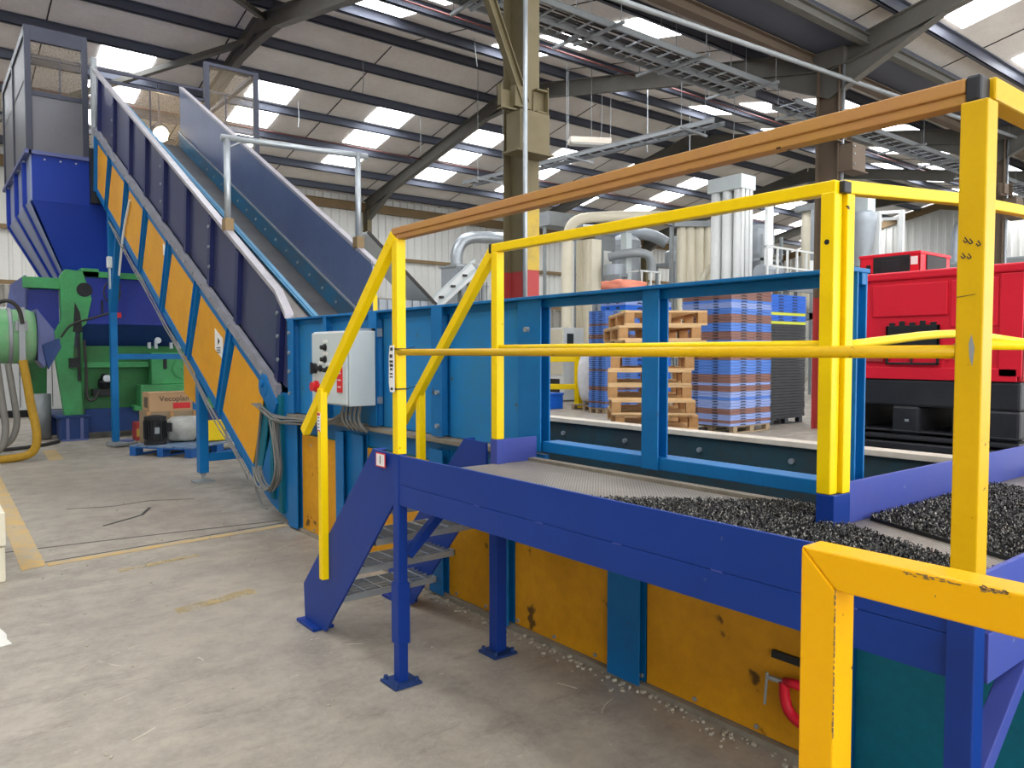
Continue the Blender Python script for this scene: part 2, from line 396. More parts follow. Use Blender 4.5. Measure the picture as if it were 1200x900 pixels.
# corrugated cladding, built as one trapezoidal sheet
def corrug(a, b, ztop, z0, pitch, depth, inward, slope_top=None):
    a, b = V(a), V(b); L = (b-a).length; d = (b-a).normalized(); n = V(inward)
    prof = []; k = int(L/pitch)
    for i in range(k):
        u = i*pitch
        prof += [(u, 0), (u+pitch*.62, 0), (u+pitch*.70, depth), (u+pitch*.92, depth)]
    prof.append((k*pitch, 0))
    m = MB(); vs_ = []; fs = []
    for u, h in prof:
        p = a + d*u + n*h; zt = ztop(p) if callable(ztop) else ztop
        vs_ += [(p.x, p.y, z0), (p.x, p.y, zt)]
    for i in range(len(prof)-1): fs.append((2*i, 2*i+2, 2*i+3, 2*i+1))
    return m.add(vs_, fs)
S(corrug((XL, YF, 0), (XR, YF, 0), 8.24, 3.78, 0.36, 0.045, (0, -1, 0)).build('wall_back', 'cladding'), 'pale profiled metal cladding of the long wall beyond the machines', 'wall')
S(corrug((XL, YF-.06, 0), (XR, YF-.06, 0), 3.8, 0, 0.52, 0.09, (0, -1, 0)).build('wall_back_lower', 'cladding_dark'), 'grubby ribbed lower sheeting along the foot of the long wall', 'wall')
S(corrug((XR, YF, 0), (XR, YN, 0), lambda p: roof_z(p.y)-0.05, 0, 0.42, 0.06, (-1, 0, 0)).build('wall_gable', 'cladding'), 'white ribbed cladding of the gable end wall', 'wall')
for i, z in enumerate((3.82, 5.6)):
    S(MB().box(XL, XR, YF-.17, YF-.05, z, z+.14).build('trim_1', 'timber'), ['brown sheeting rail at the joint of the long wall', 'brown sheeting rail halfway up the long wall'][i], 'wall rail')
S(MB().ibeam((XL, YF-.25, 7.72), (XR, YF-.25, 7.72), .35, .2).build('eaves_beam', 'timber'), 'brown eaves beam along the head of the long wall', 'beam')
S(MB().bar((XR-.12, YF, roof_z(YF)-.3), (XR-.12, APEX_Y, APEX_Z-.3), .12, .4).bar((XR-.12, VAL_Y, VAL_Z-.3), (XR-.12, APEX_Y, APEX_Z-.3), .12, .4).build('gable_beam', 'timber'), 'sloping brown beam along the head of the gable wall', 'beam')
S(MB().box(XR-.2, XR-.06, VAL_Y, YF, 5.1, 5.25).build('trim_2', 'timber'), 'brown sheeting rail along the gable wall', 'wall rail')

# roof sheets, each slope a slab; the skylights are let into them
def slope_slab(name, y0, y1, label):
    m = MB(); z0, z1 = roof_z(y0+1e-4), roof_z(y1-1e-4)
    if y1 == YF: y1, z1 = YF+.4, z1-.4*SLOPE
    m.prism([(XL, y0, z0), (XL, y1, z1), (XL, y1, z1+.12), (XL, y0, z0+.12)], (XR-XL+.4, 0, 0))
    S(m.build(name, 'liner'), label, 'ceiling')
S(MB().box(XL-.1, XL, YN, YF, 0, 10).build('wall_light_block', 'cladding_dark'), 'unseen sheeted end wall added to keep side light off the working floor', 'wall')  # out of view, added to cut fill light from the open side
slope_slab('ceiling', APEX_Y, YF, 'dulled white roof lining sloping down to the long wall')
slope_slab('ceiling', VAL_Y, APEX_Y, 'dulled white roof lining between the columns and the ridge')
slope_slab('ceiling', -1.2, VAL_Y, 'dulled white roof lining over the access platform')
slope_slab('ceiling', YN, -1.2, 'dulled white roof lining behind the access platform')
# sheet joints: thin dark lines running up the slope
jm = MB()
for k in range(-2, 12):
    x = 2.75 + k*4.03
    for y0, y1 in ((APEX_Y+.05, YF), (VAL_Y+.5, APEX_Y-.05), (-1.1, VAL_Y-.5)):
        jm.bar((x, y0, roof_z(y0)-.008), (x, y1, roof_z(y1)-.008), .03, .012)
S(jm.build('ceiling_joint', 'black'), 'thin dark joints of the roof lining sheets', 'ceiling')
PUR = [20.3, 21.93, 23.57, 25.3, 27.05, 28.6] + [18.1, 16.45, 14.65, 12.6, 10.4] + [7.1, 5.3, 3.5, 1.7, -.1, -3, -5, -7, -9]
for y in PUR:
    z = roof_z(y)
    m = MB(); m.box(XL, XR, y-.012, y+.012, z-.24, z); m.box(XL, XR, y-.012, y+.085, z-.24, z-.222); m.box(XL, XR, y+.07, y+.085, z-.24, z-.20); m.box(XL, XR, y-.085, y+.012, z-.02, z)
    S(m.build('purlin_beam', 'purlin'), 'grey steel purlin running along under the roof lining', 'purlin', 'purlins under the roof lining')
# skylights: translucent rooflight sheets, three rows to a slope
SKY_ROWS = [(22.05, 23.4), (23.72, 25.08), (25.5, 26.85)]
SKY_NEAR = [(14.9, 16.25), (12.85, 14.3), (10.9, 12.2)]
SKY_CAM = [(5.55, 6.9), (3.75, 5.1), (1.95, 3.3)]
SKY_FAR = [(-4.7, -3.3), (-6.7, -5.3)]
n = 0
for rows, ks in ((SKY_ROWS, range(-2, 12)), (SKY_NEAR, range(-2, 12)), (SKY_CAM, range(-2, 8)), (SKY_FAR, range(-2, 6))):
    for k in ks:
        for y0, y1 in rows:
            if rows is SKY_NEAR and k in (1, 2) and y0 > 14.9 and False: continue
            x0 = 4.03*k+.02; n += 1
            m = MB(); a, b = roof_z(y0)-.012, roof_z(y1)-.012
            m.prism([(x0, y0, a), (x0, y1, b), (x0, y1, b-.01), (x0, y0, a-.01)], (1.3, 0, 0))
            S(m.build('window_%d' % n, 'sky'), 'bright translucent rooflight let into the roof lining', 'skylight', 'rooflights')
# portal frames
FR = [-1.0, 6.98, 15.12, 23.9, 32.3, 40.6]
for i, x in enumerate(FR):
    m = MB(); D = .42; off = .24 + D/2
    def pt(y, extra=0): return (x, y, roof_z(y)-off-extra)
    for ya, yb in ((YF-.2, APEX_Y), (VAL_Y, APEX_Y), (VAL_Y, -1.2), (YN+.2, -1.2)):
        m.ibeam(pt(ya), pt(yb), D, .2)
        s_ = 1 if yb > ya else -1; yh = ya + s_*2.2
        # haunch at the column end and at the ridge
        m.prism([(x-.01, ya, roof_z(ya+s_*.01)-off-D/2), (x-.01, yh, roof_z(yh)-off-D/2), (x-.01, ya, roof_z(ya+s_*.01)-off-D/2-.55)], (.02, 0, 0))
        m.bar((x, ya, roof_z(ya+s_*.01)-off-D/2-.55), (x, yh, roof_z(yh)-off-D/2), .2, .02)
        yr = yb - s_*1.3
        m.bar((x, yb, roof_z(yb)-off-D/2-.22), (x, yr, roof_z(yr)-off-D/2), .2, .02)
        m.prism([(x-.01, yb, roof_z(yb)-off-D/2), (x-.01, yr, roof_z(yr)-off-D/2), (x-.01, yb, roof_z(yb)-off-D/2-.22)], (.02, 0, 0))
    nm = ['beyond the end of the working floor', 'over the conveyor', 'over the process plant', 'beyond the process plant', 'past the pallet boxes', 'near the gable wall'][i]
    S(m.build('rafter_beam', 'steel'), 'dark grey steel portal rafters ' + nm, 'rafter')
    # wall column
    S(MB().ibeam((x, YF-.35, 0), (x, YF-.35, 7.6), .4, .2, up=(0, 1, 0)).build('wall_column', 'olive'), 'olive steel column on the long wall under the rafters ' + nm, 'column')
# valley columns with their brackets, a cleat, and a painted foot band
for i, x in enumerate(FR):
    if i == 0 or i == 5: continue
    if i == 1: x -= .13
    mt = 'olive' if i == 1 else 'brown_col'
    nm = {1: 'olive steel column with crane bracket rising behind the blue conveyor wall', 2: 'brown steel column behind the yellow corner post', 3: 'brown steel column beyond the red pallet box', 4: 'brown steel column near the gable wall'}[i]
    r = thing('steel_column', (x, VAL_Y, 0), nm, 'column', kind='structure')
    MB().ibeam((x, VAL_Y, 2.78), (x, VAL_Y, 7.84), .5, .25, up=(0, 1, 0)).build('column_shaft', mt, r)
    MB().ibeam((x, VAL_Y, 0), (x, VAL_Y, 2.78), .502, .252, up=(0, 1, 0)).build('painted_band', 'red_band', r)
    if i == 1:
        m = MB(); m.box(x-.127, x+.127, VAL_Y-.254, VAL_Y-.2505, 2.78, 3.75); m.build('worn_yellow_paint', 'yellow_band', r)
    yc = VAL_Y-.25; zz = 4.33 if i == 1 else 5.35; bx_ = -.46 if i == 1 else -.1
    m = MB(); m.box(x+bx_, x+bx_+.52, yc-.30, yc-.285, zz, zz+.53); m.box(x+bx_-.06, x+bx_+.58, yc-.33, yc+.0, zz-.03, zz); m.box(x+bx_, x+bx_+.52, yc-.29, yc-.002, zz+.515, zz+.53); m.box(x+bx_, x+bx_+.015, yc-.29, yc-.002, zz, zz+.53); m.box(x+bx_+.505, x+bx_+.52, yc-.29, yc-.002, zz, zz+.53)
    m.build('crane_bracket', mt, r, .004)
    m = MB(); m.box(x+.0, x+.20, yc-.1, yc-.002, zz+.62, zz+.64); m.box(x+.0, x+.20, yc-.1, yc-.002, zz+.92, zz+.94); m.box(x+.0, x+.19, yc-.02, yc-.002, zz+.64, zz+.92); m.box(x+.19, x+.205, yc-.11, yc-.002, zz+.58, zz+.98); m.build('cleat', mt, r, .003)
    m = MB(); m.box(x-.62, x-.13, yc-.02, yc-.002, zz+.60, zz+.84); m.box(x-.62, x-.10, yc-.09, yc-.002, zz+.57, zz+.60); m.box(x-.62, x-.60, yc-.1, yc-.002, zz+.55, zz+.88); m.box(x-.40, x-.12, yc-.12, yc-.022, zz+.62, zz+.9); m.build('cleat', mt, r, .003)
    MB().box(x-.14, x+.14, VAL_Y-.34, VAL_Y+.34, 7.5, 7.855).build('column_head', 'steel', r)
    m = MB()
    for dz in (.2, .4, .55): m.cyl((x+bx_+.06, yc-.32, zz+dz-.1), (x+bx_+.06, yc-.30, zz+dz-.1), .02, n=8)
    m.build('bolt', 'galv', r)
    if i == 1:
        MB().ibeam((x-.22, VAL_Y-.34, 5.02), (x-1.52, VAL_Y-.30, 7.85), .13, .11, .014, .01).build('diagonal_brace', mt, r)
    t_ = tag(MB().cyl((x-.46 if i == 1 else x-.045, VAL_Y-.66 if i == 1 else VAL_Y-.30, .0), (x-.46 if i == 1 else x-.045, VAL_Y-.66 if i == 1 else VAL_Y-.30, 7.6), .032, n=10).build('conduit_pipe', 'galv', smooth=True),
        'thin galvanised conduit running up the ' + {1: 'olive column behind the conveyor', 2: 'brown column behind the yellow corner post', 3: 'brown column beyond the red pallet box', 4: 'brown column near the gable wall'}[i], 'pipe')
# valley gutter with its edge beams
S(MB().box(XL, XR, VAL_Y-.55, VAL_Y+.5, 7.86, 7.92).box(XL, XR, VAL_Y-.62, VAL_Y-.55, 7.86, 8.2).box(XL, XR, VAL_Y+.5, VAL_Y+.57, 7.86, 8.2).build('gutter_trim', 'purlin'), 'dark valley gutter along the line of the columns', 'gutter')
S(MB().ibeam((XL, VAL_Y+.34, 7.72), (XR, VAL_Y+.34, 7.72), .22, .2).build('valley_beam', 'brown_col'), 'brown steel valley beam on top of the columns', 'beam')
S(MB().ibeam((XL, VAL_Y-.75, 7.85), (XR, VAL_Y-.75, 7.85), .2, .16).build('valley_beam', 'steel'), 'grey steel beam beside the valley gutter', 'beam')
# roof wind braces
def far_pt(x, y, dz=.36): return (x, y, roof_z(y)-dz)
S(MB().bar(far_pt(7.2, 19.9), far_pt(.4, 29.0), .14, .14).build('brace_beam', 'steel'), 'dark diagonal roof brace dropping from the ridge to the long wall', 'brace')
S(MB().bar(far_pt(7.2, 18.9), far_pt(1.0, 12.2), .12, .12).build('brace_beam', 'steel'), 'dark diagonal roof brace rising over the hood from the columns', 'brace')
# pipes and trays under the roof
tag(MB().cyl((-6, 8.02, 6.2), (30, 8.02, 7.78), .045, n=10).build('rainwater_pipe', 'galv_dull', smooth=True), 'long pale pipe slung along the column line', 'pipe')
for y, z, lb in ((24.7, None, 'thin red sprinkler pipe under the roof near the long wall'), (14.0, None, 'thin red sprinkler pipe under the roof over the cable ladder')):
    tag(MB().cyl((XL+.2, y, roof_z(y)-.3), (XR-.2, y, roof_z(y)-.3), .022, n=8).build('sprinkler_pipe', 'red_pipe', smooth=True), lb, 'pipe')
def tray(name, a, b, w, label, rungs, hang, basket=False):
    a, b = V(a), V(b); d = (b-a).normalized(); side = V((d.y, -d.x, 0)).normalized(); L = (b-a).length
    r = thing(name, tuple(a), label, 'cable tray')
    m = MB()
    for k in (-1, 1):
        m = MB(); o = side*(k*w/2)
        m.bar(a+o, b+o, .018, .1); m.bar(a+o+V((0, 0, .05)), b+o+V((0, 0, .05)), .04, .012); m.bar(a+o-V((0, 0, .05)), b+o-V((0, 0, .05)), .04, .012)
        m.build('side_rail', 'galv_dull', r)
    t = .15; r0 = None
    while t < L:
        p = a + d*t
        if r0 is None: r0 = MB().bar(p-side*w/2, p+side*w/2, .035, .025).build('rung', 'galv', r); t0 = t
        else: q = r0.copy(); COL.objects.link(q); q.parent = r; q.location = V(r0.location) + d*(t-t0)
        t += rungs
    c = MB(); t = .7
    while t < L:
        m = MB(); p = a + d*t; m.bar(p-side*(w/2+.35)-V((0, 0, .08)), p+side*(w/2+.35)-V((0, 0, .08)), .05, .05)
        for k in (-1, 1):
            q = p+side*(k*(w/2+.28)); m.cyl(q-V((0, 0, .1)), (q.x, q.y, roof_z(q.y)-.03), .008, n=6)
        t += hang; m.build('hanger', 'galv_dull', r)
    rnd = random.Random(3)
    for j in range(5):
        off = -w/2+.08+j*(w-.16)/4; pts = []
        for s_ in range(0, int(L/1.2)+2):
            tt = min(L, s_*1.2); pts.append(a+d*tt+side*(off+rnd.uniform(-.03, .03))+V((0, 0, .03+rnd.uniform(0, .03))))
        c.tube(pts, .016, 6)
    c.build('cable', 'cable_dark', r)
    return r
tray('cable_ladder', (2, 9.75, 7.3), (14.7, 9.75, 7.3), .55, 'long cable ladder hung between the olive and brown columns', .42, 2.3)
tray('cable_ladder', (2, 10.4, 7.42), (14.7, 10.4, 7.42), .4, 'narrow cable ladder hung beside the long one', .3, 2.3)
tray('cable_ladder', (14.75, 11.0, 6.95), (13.9, 19.9, 6.95), .45, 'cable ladder branching off under the roof toward the long wall', .42, 3.6)
tray('cable_ladder', (15.6, 9.9, 7.25), (31.5, 9.9, 7.25), .6, 'cable ladder continuing past the brown column toward the gable wall', .45, 2.5)
def luminaire(x, y, z, rz, label):
    r = thing('hanging_luminaire', (x, y, z), label, 'light fitting')
    m = MB(); m.cbox((x, y, z), 1.15, .36, .16, rz); m.build('housing', 'luminaire', r, .01)
    m = MB(); m.cbox((x, y, z-.095), 1.08, .30, .03, rz); m.build('diffuser', 'white', r, .008)
    for k in (-.6, .6):
        m = MB(); q = V((x, y, z)) + Matrix.Rotation(rz, 3, 'Z') @ V((k, 0, 0)); m.cyl((q.x, q.y, z), (q.x, q.y, roof_z(q.y)-.02), .008, n=6); m.build('suspension_rod', 'galv', r)
luminaire(14.75, 15.3, 7.42, -.5, 'pale strip luminaire over the branching cable ladder')
rnd = random.Random(11)
for i, (x, y, L) in enumerate(((10.4, 20.2, .9), (13.6, 22.3, 1.2), (11.3, 15.9, .7), (15.9, 16.0, 1.8), (17.2, 15.4, 1.9), (18.4, 14.8, 1.7), (19.2, 13.8, 1.6), (9.6, 23.0, .8))):
    z = roof_z(y)-.05
    tag(MB().tube([(x, y, z), (x+.05, y+.03, z-L*.5), (x+rnd.uniform(-.1, .1), y, z-L)], .011, 5, 1).build('hanging_wire', 'galv'),
        ['thin loose wire hanging from the roof lining over the conveyor', 'thin loose wire hanging beside the rooflights near the olive column', 'thin wire hanging from the roof just beyond the olive column', 'first thin drop wire from the roof over the branching cable ladder',
         'second thin drop wire from the roof over the branching cable ladder', 'third thin drop wire from the roof over the branching cable ladder', 'fourth thin drop wire from the roof over the branching cable ladder', 'short loose wire hanging near the dusty screen'][i], 'wire')

# floor markings
def fl(m): return m
S(MB().prism([(.585, 6.62, .001), (.75, 6.70, .001), (.86, 12.6, .001), (.69, 12.6, .001)], (0, 0, .002)).build('floor_marking', 'mark'), 'broad worn yellow line along the working floor', 'floor marking')
S(MB().prism([(.76, 6.66, .001), (2.72, 6.83, .001), (2.72, 6.92, .001), (.76, 6.76, .001)], (0, 0, .002)).build('floor_marking', 'mark'), 'narrow yellow line from the broad line to the conveyor', 'floor marking')
S(MB().prism([(1.55, 13.2, .001), (1.75, 13.2, .001), (1.82, 14.6, .001), (1.62, 14.6, .001)], (0, 0, .002)).build('floor_marking', 'mark'), 'short yellow dash on the floor before the green machine', 'floor marking')
S(MB().prism([(1.15, 6.15, .001), (1.75, 6.25, .001), (1.75, 6.33, .001), (1.15, 6.23, .001)], (0, 0, .002)).build('floor_marking', 'faint'), 'faded yellow trace just behind the narrow line', 'floor marking')
S(MB().prism([(1.25, 4.92, .001), (1.78, 5.05, .001), (1.78, 5.17, .001), (1.25, 5.04, .001)], (0, 0, .002)).build('floor_marking', 'faint'), 'faded yellow trace before the foot of the steps', 'floor marking')
S(MB().prism([(1.0, 1.6, .001), (1.12, 1.6, .001), (1.12, 2.25, .001), (1.0, 2.25, .001)], (0, 0, .002)).build('floor_marking', 'faint'), 'worn yellow trace on the floor by the barrier', 'floor marking')
cr = MB()
def crack(pts, w):
    for p, q in zip(pts, pts[1:]): cr.bar((p[0], p[1], .0012), (q[0], q[1], .0012), w, .002)
crack([(1.2, 9.0), (1.6, 8.85), (2.0, 8.95), (2.4, 8.75)], .02); crack([(-2, 7.55), (.4, 7.35), (1.5, 7.25), (2.74, 7.1)], .02); crack([(.75, 6.8), (2.72, 6.98)], .018)
crack([(1.35, 7.9), (1.75, 8.2), (1.9, 8.55)], .03)
S(cr.build('floor_crack', 'cable_dark'), 'thin dark joints and cracks in the concrete floor', 'floor joint')
sp = MB(); rr = random.Random(5); pts = []
for k in range(28):
    a = 2*math.pi*k/28; q = 1 + rr.uniform(-.22, .22); pts.append((.16+.20*q*math.cos(a), 5.08+.36*q*math.sin(a), .002))
tag(sp.prism(pts, (0, 0, .004)).build('powder_spill', 'spill'), 'white powder spilled on the concrete floor', 'spill', kind='stuff')

sc = MB(); rr = random.Random(31)
for _ in range(70):
    x, y = rr.uniform(-1.2, 2.5), rr.uniform(2.3, 8.5); a = rr.gauss(.25, .35) + (1.5 if rr.random() < .2 else 0); L = rr.uniform(.04, .28); w = rr.uniform(.003, .008); k = rr.uniform(-.6, .6)
    p = V((x, y, .0012))
    for j in range(4):
        q = p + V((math.cos(a), math.sin(a), 0))*L/4
        if rr.random() < .8: sc.bar(p, q, w*rr.uniform(.5, 1.3), .0015)
        a += k/4; p = q
S(sc.build('floor_scratch', 'pale_edge'), 'pale scratches and scrapes on the concrete floor', 'floor mark')
# ================================================================== belt conveyor
CX0, CX1 = 2.75, 4.25
def z_bot(y): return 0.28 + 0.5214*(y-7.66)
def z_led(y): return 1.23 + 0.5045*(y-7.10)
def z_top(y): return 2.21 + 0.5230*(y-7.09)
YT = 15.9
conv = thing('belt_conveyor', (CX0, 4.0, 0), 'long blue and ochre belt conveyor rising from the loading section to the blue hopper', 'conveyor')
# --- loading section, upper wall
posts = [(6.75, 6.62), (5.98, 5.92), (5.17, 5.05), (4.29, 4.16), (3.40, 3.20), (2.455, 2.355), (1.48, 1.41)]
m = MB()
m.box(CX0-.06, CX0+.06, 1.41, 6.78, 1.915, 1.932); m.box(CX0, CX0+.03, 1.41, 6.78, 1.87, 1.915)
m.build('top_rail', 'teal', conv, .003)
MB().box(CX0-.02, CX0+.10, 1.38, 3.2, 1.07, 1.128).build('sill', 'teal', conv, .004)
for ya, yb in posts:
    m = MB(); ym = (ya+yb)/2; w = ya-yb
    xo = CX0-.06 if yb > 3.3 else CX0-.035
    m.box(xo, xo+.01, yb, ya, 1.07, 1.915); m.box(xo+.01, CX0+.03, ym-.006, ym+.006, 1.07, 1.915); m.box(CX0+.03, CX0+.04, yb, ya, 1.07, 1.915)
    m.build('wall_post', 'teal', conv, .002)
for (a, _), (b, c) in zip([(6.62, 0), (5.92, 0), (5.05, 0), (4.16, 0)], posts[1:5]):
    MB().box(CX0+.005, CX0+.02, b, a, 1.07, 1.90).build('wall_plate', 'teal_dirty', conv)
m = MB()
for z in (1.25, 1.45, 1.62, 1.8):
    m.cyl((CX0-.075, 6.7, z), (CX0-.06, 6.7, z), .018, n=6)
for y, z in ((4.2, 1.62), (4.2, 1.36), (4.2, 1.14), (3.28, 1.12), (3.28, 1.75)): m.cyl((CX0-.08, y, z), (CX0-.055, y, z), .016, n=6)
m.build('bolt', 'galv', conv)
MB().box(CX0-.07, CX0+.03, 3.4, 6.76, 1.03, 1.06).build('ledge_strip', 'dusty', conv, .003)
MB().box(CX0+.001, CX0+.03, 3.2, 6.76, .90, 1.05).build('middle_band', 'teal', conv)
# --- loading section, lower body
for ya, yb in ((6.78, 6.56), (5.78, 5.30), (4.32, 4.16), (3.60, 3.46), (2.65, 2.44), (1.52, 1.40)):
    m = MB()
    if ya-yb > .3:
        m.box(CX0-.05, CX0-.04, ya-.14, ya, 0.02, .98); m.box(CX0-.05, CX0-.04, yb, yb+.14, 0.02, .98)
        m.box(CX0-.04, CX0, ya-.075, ya-.06, .02, .98); m.box(CX0-.04, CX0, yb+.06, yb+.075, .02, .98); m.box(CX0-.01, CX0, yb, ya, .02, .98)
    else:
        m.box(CX0-.06, CX0-.05, yb, ya, .02, .98); m.box(CX0-.05, CX0, (ya+yb)/2-.008, (ya+yb)/2+.008, .02, .98); m.box(CX0-.01, CX0, yb, ya, .02, .98)
    m.build('body_post', 'teal', conv, .002)
for ya, yb, zt in ((6.55, 5.79, .885), (5.29, 4.33, .885), (4.15, 3.61, .885), (3.45, 2.66, .885), (2.43, 1.53, .885)):
    MB().box(CX0-.012, CX0+.004, yb, ya, .03, zt).build('side_panel', 'panel_low', conv, .002)
MB().box(CX0-.012, CX0+.01, -1.2, 1.40, .02, .885).build('end_side_panel', 'teal_dark', conv)
MB().box(CX0+.005, CX0+.02, -1.2, 6.78, .0, 1.0).build('body_skin', 'teal_dark', conv)
MB().box(CX0-.045, CX0-.005, 1.4, 6.56, .0, .028).build('foot_angle', 'dusty', conv)
m = MB(); rr = random.Random(4)
for k in range(16):
    y = 1.5+k*.32; m.cyl((CX0-.02, y, .055), (CX0-.006, y, .055), .011, n=6); m.cyl((CX0-.02, y+.05, .80), (CX0-.006, y+.05, .80), .009, n=6)
m.build('panel_screw', 'galv_dull', conv)
tag(MB().box(CX0-.03, CX0-.01, 1.50, 1.745, .378, .408).build('handle_slot', 'black', conv), None, None)
# --- loading section, far side and belt
m = MB(); m.box(CX1, CX1+.05, -1.2, 7.2, 0, 1.04); m.build('far_kerb_plate', 'plate_dark', conv)
MB().box(CX1-.03, CX1+.10, 1.0, 7.2, 1.04, 1.075).build('far_kerb_cap', 'pale_edge', conv, .004)
m = MB()
for y in (1.9, 2.6, 3.3, 4.0, 4.7): m.cyl((CX1-.02, y, .95), (CX1, y, .95), .018, n=8)
m.build('kerb_bolt', 'galv', conv)
MB().box(CX0+.05, CX1-.02, -1.2, 7.3, .66, .70).build('loading_belt', 'belt', conv)
MB().box(CX1, CX1+.03, 5.2, 8.1, 1.075, 1.9).build('far_wall_plate', 'teal_dark', conv)
# --- joint between loading section and incline
m = MB(); m.prism([(CX0-.015, 7.66, .27), (CX0-.015, 7.05, 1.24), (CX0-.015, 6.76, 1.24), (CX0-.015, 6.76, .02), (CX0-.015, 6.95, .05), (CX0-.015, 7.3, .13)], (.03, 0, 0))
MB().prism([(CX1, 7.66, .27), (CX1, 7.05, 1.24), (CX1, 6.76, 1.24), (CX1, 6.76, .02), (CX1, 7.3, .13)], (.03, 0, 0)).build('joint_plate', 'teal', conv)
m.build('joint_plate', 'teal', conv)
m = MB(); m.box(CX0-.05, CX0+.0, 6.95, 7.03, .1, 1.22); m.box(CX0-.05, CX0, 7.17, 7.24, .2, 1.2); m.build('joint_rib', 'teal_dark', conv)
# pivot lug
m = MB(); m.cyl((CX0-.08, 7.34, 1.30), (CX0-.035, 7.34, 1.30), .115, n=24); m.prism([(CX0-.075, 7.40, 1.20), (CX0-.075, 7.10, 1.0), (CX0-.075, 7.0, 1.14), (CX0-.075, 7.30, 1.41)], (.035, 0, 0)); m.cyl((CX0-.10, 7.35, 1.32), (CX0-.06, 7.35, 1.32), .035, n=14)
m.build('pivot_lug', 'teal', conv, .004)
# --- incline side frames
def incline_side(x, out, near=True):
    e = .06*out
    if near: sx = sorted((x, x+e))
    nrm = V((0, -.4636, .886)); dr = V((0, .886, .4636))
    m = MB()
    for f, h in ((z_led, -.06), (z_bot, .05)):
        for a, b in ((7.15 if f is z_led else 7.66, YT),):
            m.prism([(x, a, f(a)+h-.07), (x, b, f(b)+h-.07), (x, b, f(b)+h+.07), (x, a, f(a)+h+.07)], (e*.5, 0, 0))
    m.prism([(x, YT-.02, z_bot(YT)), (x, YT, z_bot(YT)), (x, YT, z_led(YT)), (x, YT-.16, z_led(YT))], (e*.6, 0, 0))
    m.build('chord', 'teal', conv, .003)
    m = MB(); m.prism([(x, 7.3, z_led(7.3)), (x, YT, z_led(YT)), (x, YT, z_bot(YT)), (x, 7.66, z_bot(7.66))], (-.012*out, 0, 0)); m.build('incline_skin', 'teal_dark', conv)
    sy = [15.75, 14.55, 13.3, 12.1, 10.85, 9.6, 8.4]
    for y in sy:
        yb = y + .5*(z_led(y)-z_bot(y))*.78; p = V((x+e/2, y, z_led(y)-.02)); q = V((x+e/2, min(yb, YT), z_bot(min(yb, YT))+.02))
        m = MB(); m.ibeam(p, q, .15, abs(e)*1.0, .012, .01, up=(0, 1, 0)); m.build('stiffener', 'teal', conv)
    ends = [YT+.1] + sy + [7.25]
    for a, b in zip(ends, ends[1:]):
        k = .39; da, db = z_led(a)-z_bot(a), z_led(b)-z_bot(b)
        aT, bT = a-.1, b+.12
        if b == 7.25: bT = 7.42
        def lo(y): return y + k*(z_led(y)-z_bot(y))
        aB, bB = min(lo(aT)-.02, YT-.12), lo(bT)
        if b == 7.25: bB = 7.80
        aT = min(aT, YT-.12)
        if aB - bB < .2: continue
        MB().prism([(x+.012*out, aT, z_led(aT)-.11), (x+.012*out, bT, z_led(bT)-.11), (x+.012*out, bB, z_bot(bB)+.12), (x+.012*out, aB, z_bot(aB)+.12)], (.012*out, 0, 0)).build('incline_panel', 'panel' if near else 'teal_dark', conv)
    # ledge between frame and skirt
    m = MB(); m.prism([(x, 7.05, z_led(7.05)-.015), (x, YT, z_led(YT)-.015), (x, YT, z_led(YT)+.11), (x, 7.05, z_led(7.05)+.11)], (.06*out, 0, 0)); m.build('ledge_angle', 'ledge', conv, .003)
    # upper skirt
    xs = x - .02*out
    e0 = 7.09 if near else 8.0
    poly = [(xs, e0-.08 if near else e0, z_led(7.02)+.1 if near else z_led(e0)+.1), (xs, YT, z_led(YT)+.1), (xs, YT, z_top(YT)), (xs, e0, z_top(e0))]
    if near: poly.append((xs, 6.84, 1.96)); poly.append((xs, 6.84, 1.3))
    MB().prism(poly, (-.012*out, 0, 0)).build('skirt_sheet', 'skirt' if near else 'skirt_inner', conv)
    for y in [15.55, 14.3, 13.15, 12.15, 11.15, 10.1, 9.15, 8.22, 7.06]:
        if not near and y < 8.1: continue
        zb = z_led(y)+.13; yy = y-.10; zt = z_top(yy)-.07
        MB().prism([(xs, y, zb), (xs, y+.09, zb+.045), (xs, yy+.09, zt+.047), (xs, yy, zt)], (.055*out, 0, 0)).build('skirt_post', 'skirt_dark', conv)
    m = MB(); m.prism([(xs-.02*out, e0, z_top(e0)-.035), (xs-.02*out, YT, z_top(YT)-.035), (xs-.02*out, YT, z_top(YT)+.012), (xs-.02*out, e0, z_top(e0)+.012)], (.085*out, 0, 0))
    if near: m.prism([(xs-.02*out, 6.84, 1.935), (xs-.02*out, e0, z_top(e0)-.035), (xs-.02*out, e0, z_top(e0)+.012), (xs-.02*out, 6.84, 1.99)], (.085*out, 0, 0))
    m.build('top_flange', 'edge', conv, .003)
    b0 = None
    for k in range(26):
        y = 7.4 + k*.33
        if y > YT-.1: break
        if b0 is None: b0 = MB().cyl((x+.06*out, y, z_led(y)+.05), (x+.075*out, y, z_led(y)+.05), .016, n=6).build('ledge_bolt', 'galv', conv)
        else: q = b0.copy(); COL.objects.link(q); q.parent = conv; q.location = V((0, y-7.4, z_led(y)-z_led(7.4)))
    m = MB()
    for y in (7.02, 11.2, 14.3, 9.1):
        if not near: continue
        for s_ in (.3, .55, .8):
            z = z_led(y)+.1+(z_top(y)-z_led(y)-.1)*s_; m.cyl((xs+.055*out, y+.02, z), (xs+.07*out, y+.02, z), .02, n=6)
    if m.v: m.build('skirt_bolt', 'galv', conv)
incline_side(CX0, -1, True)
incline_side(CX1, 1, False)
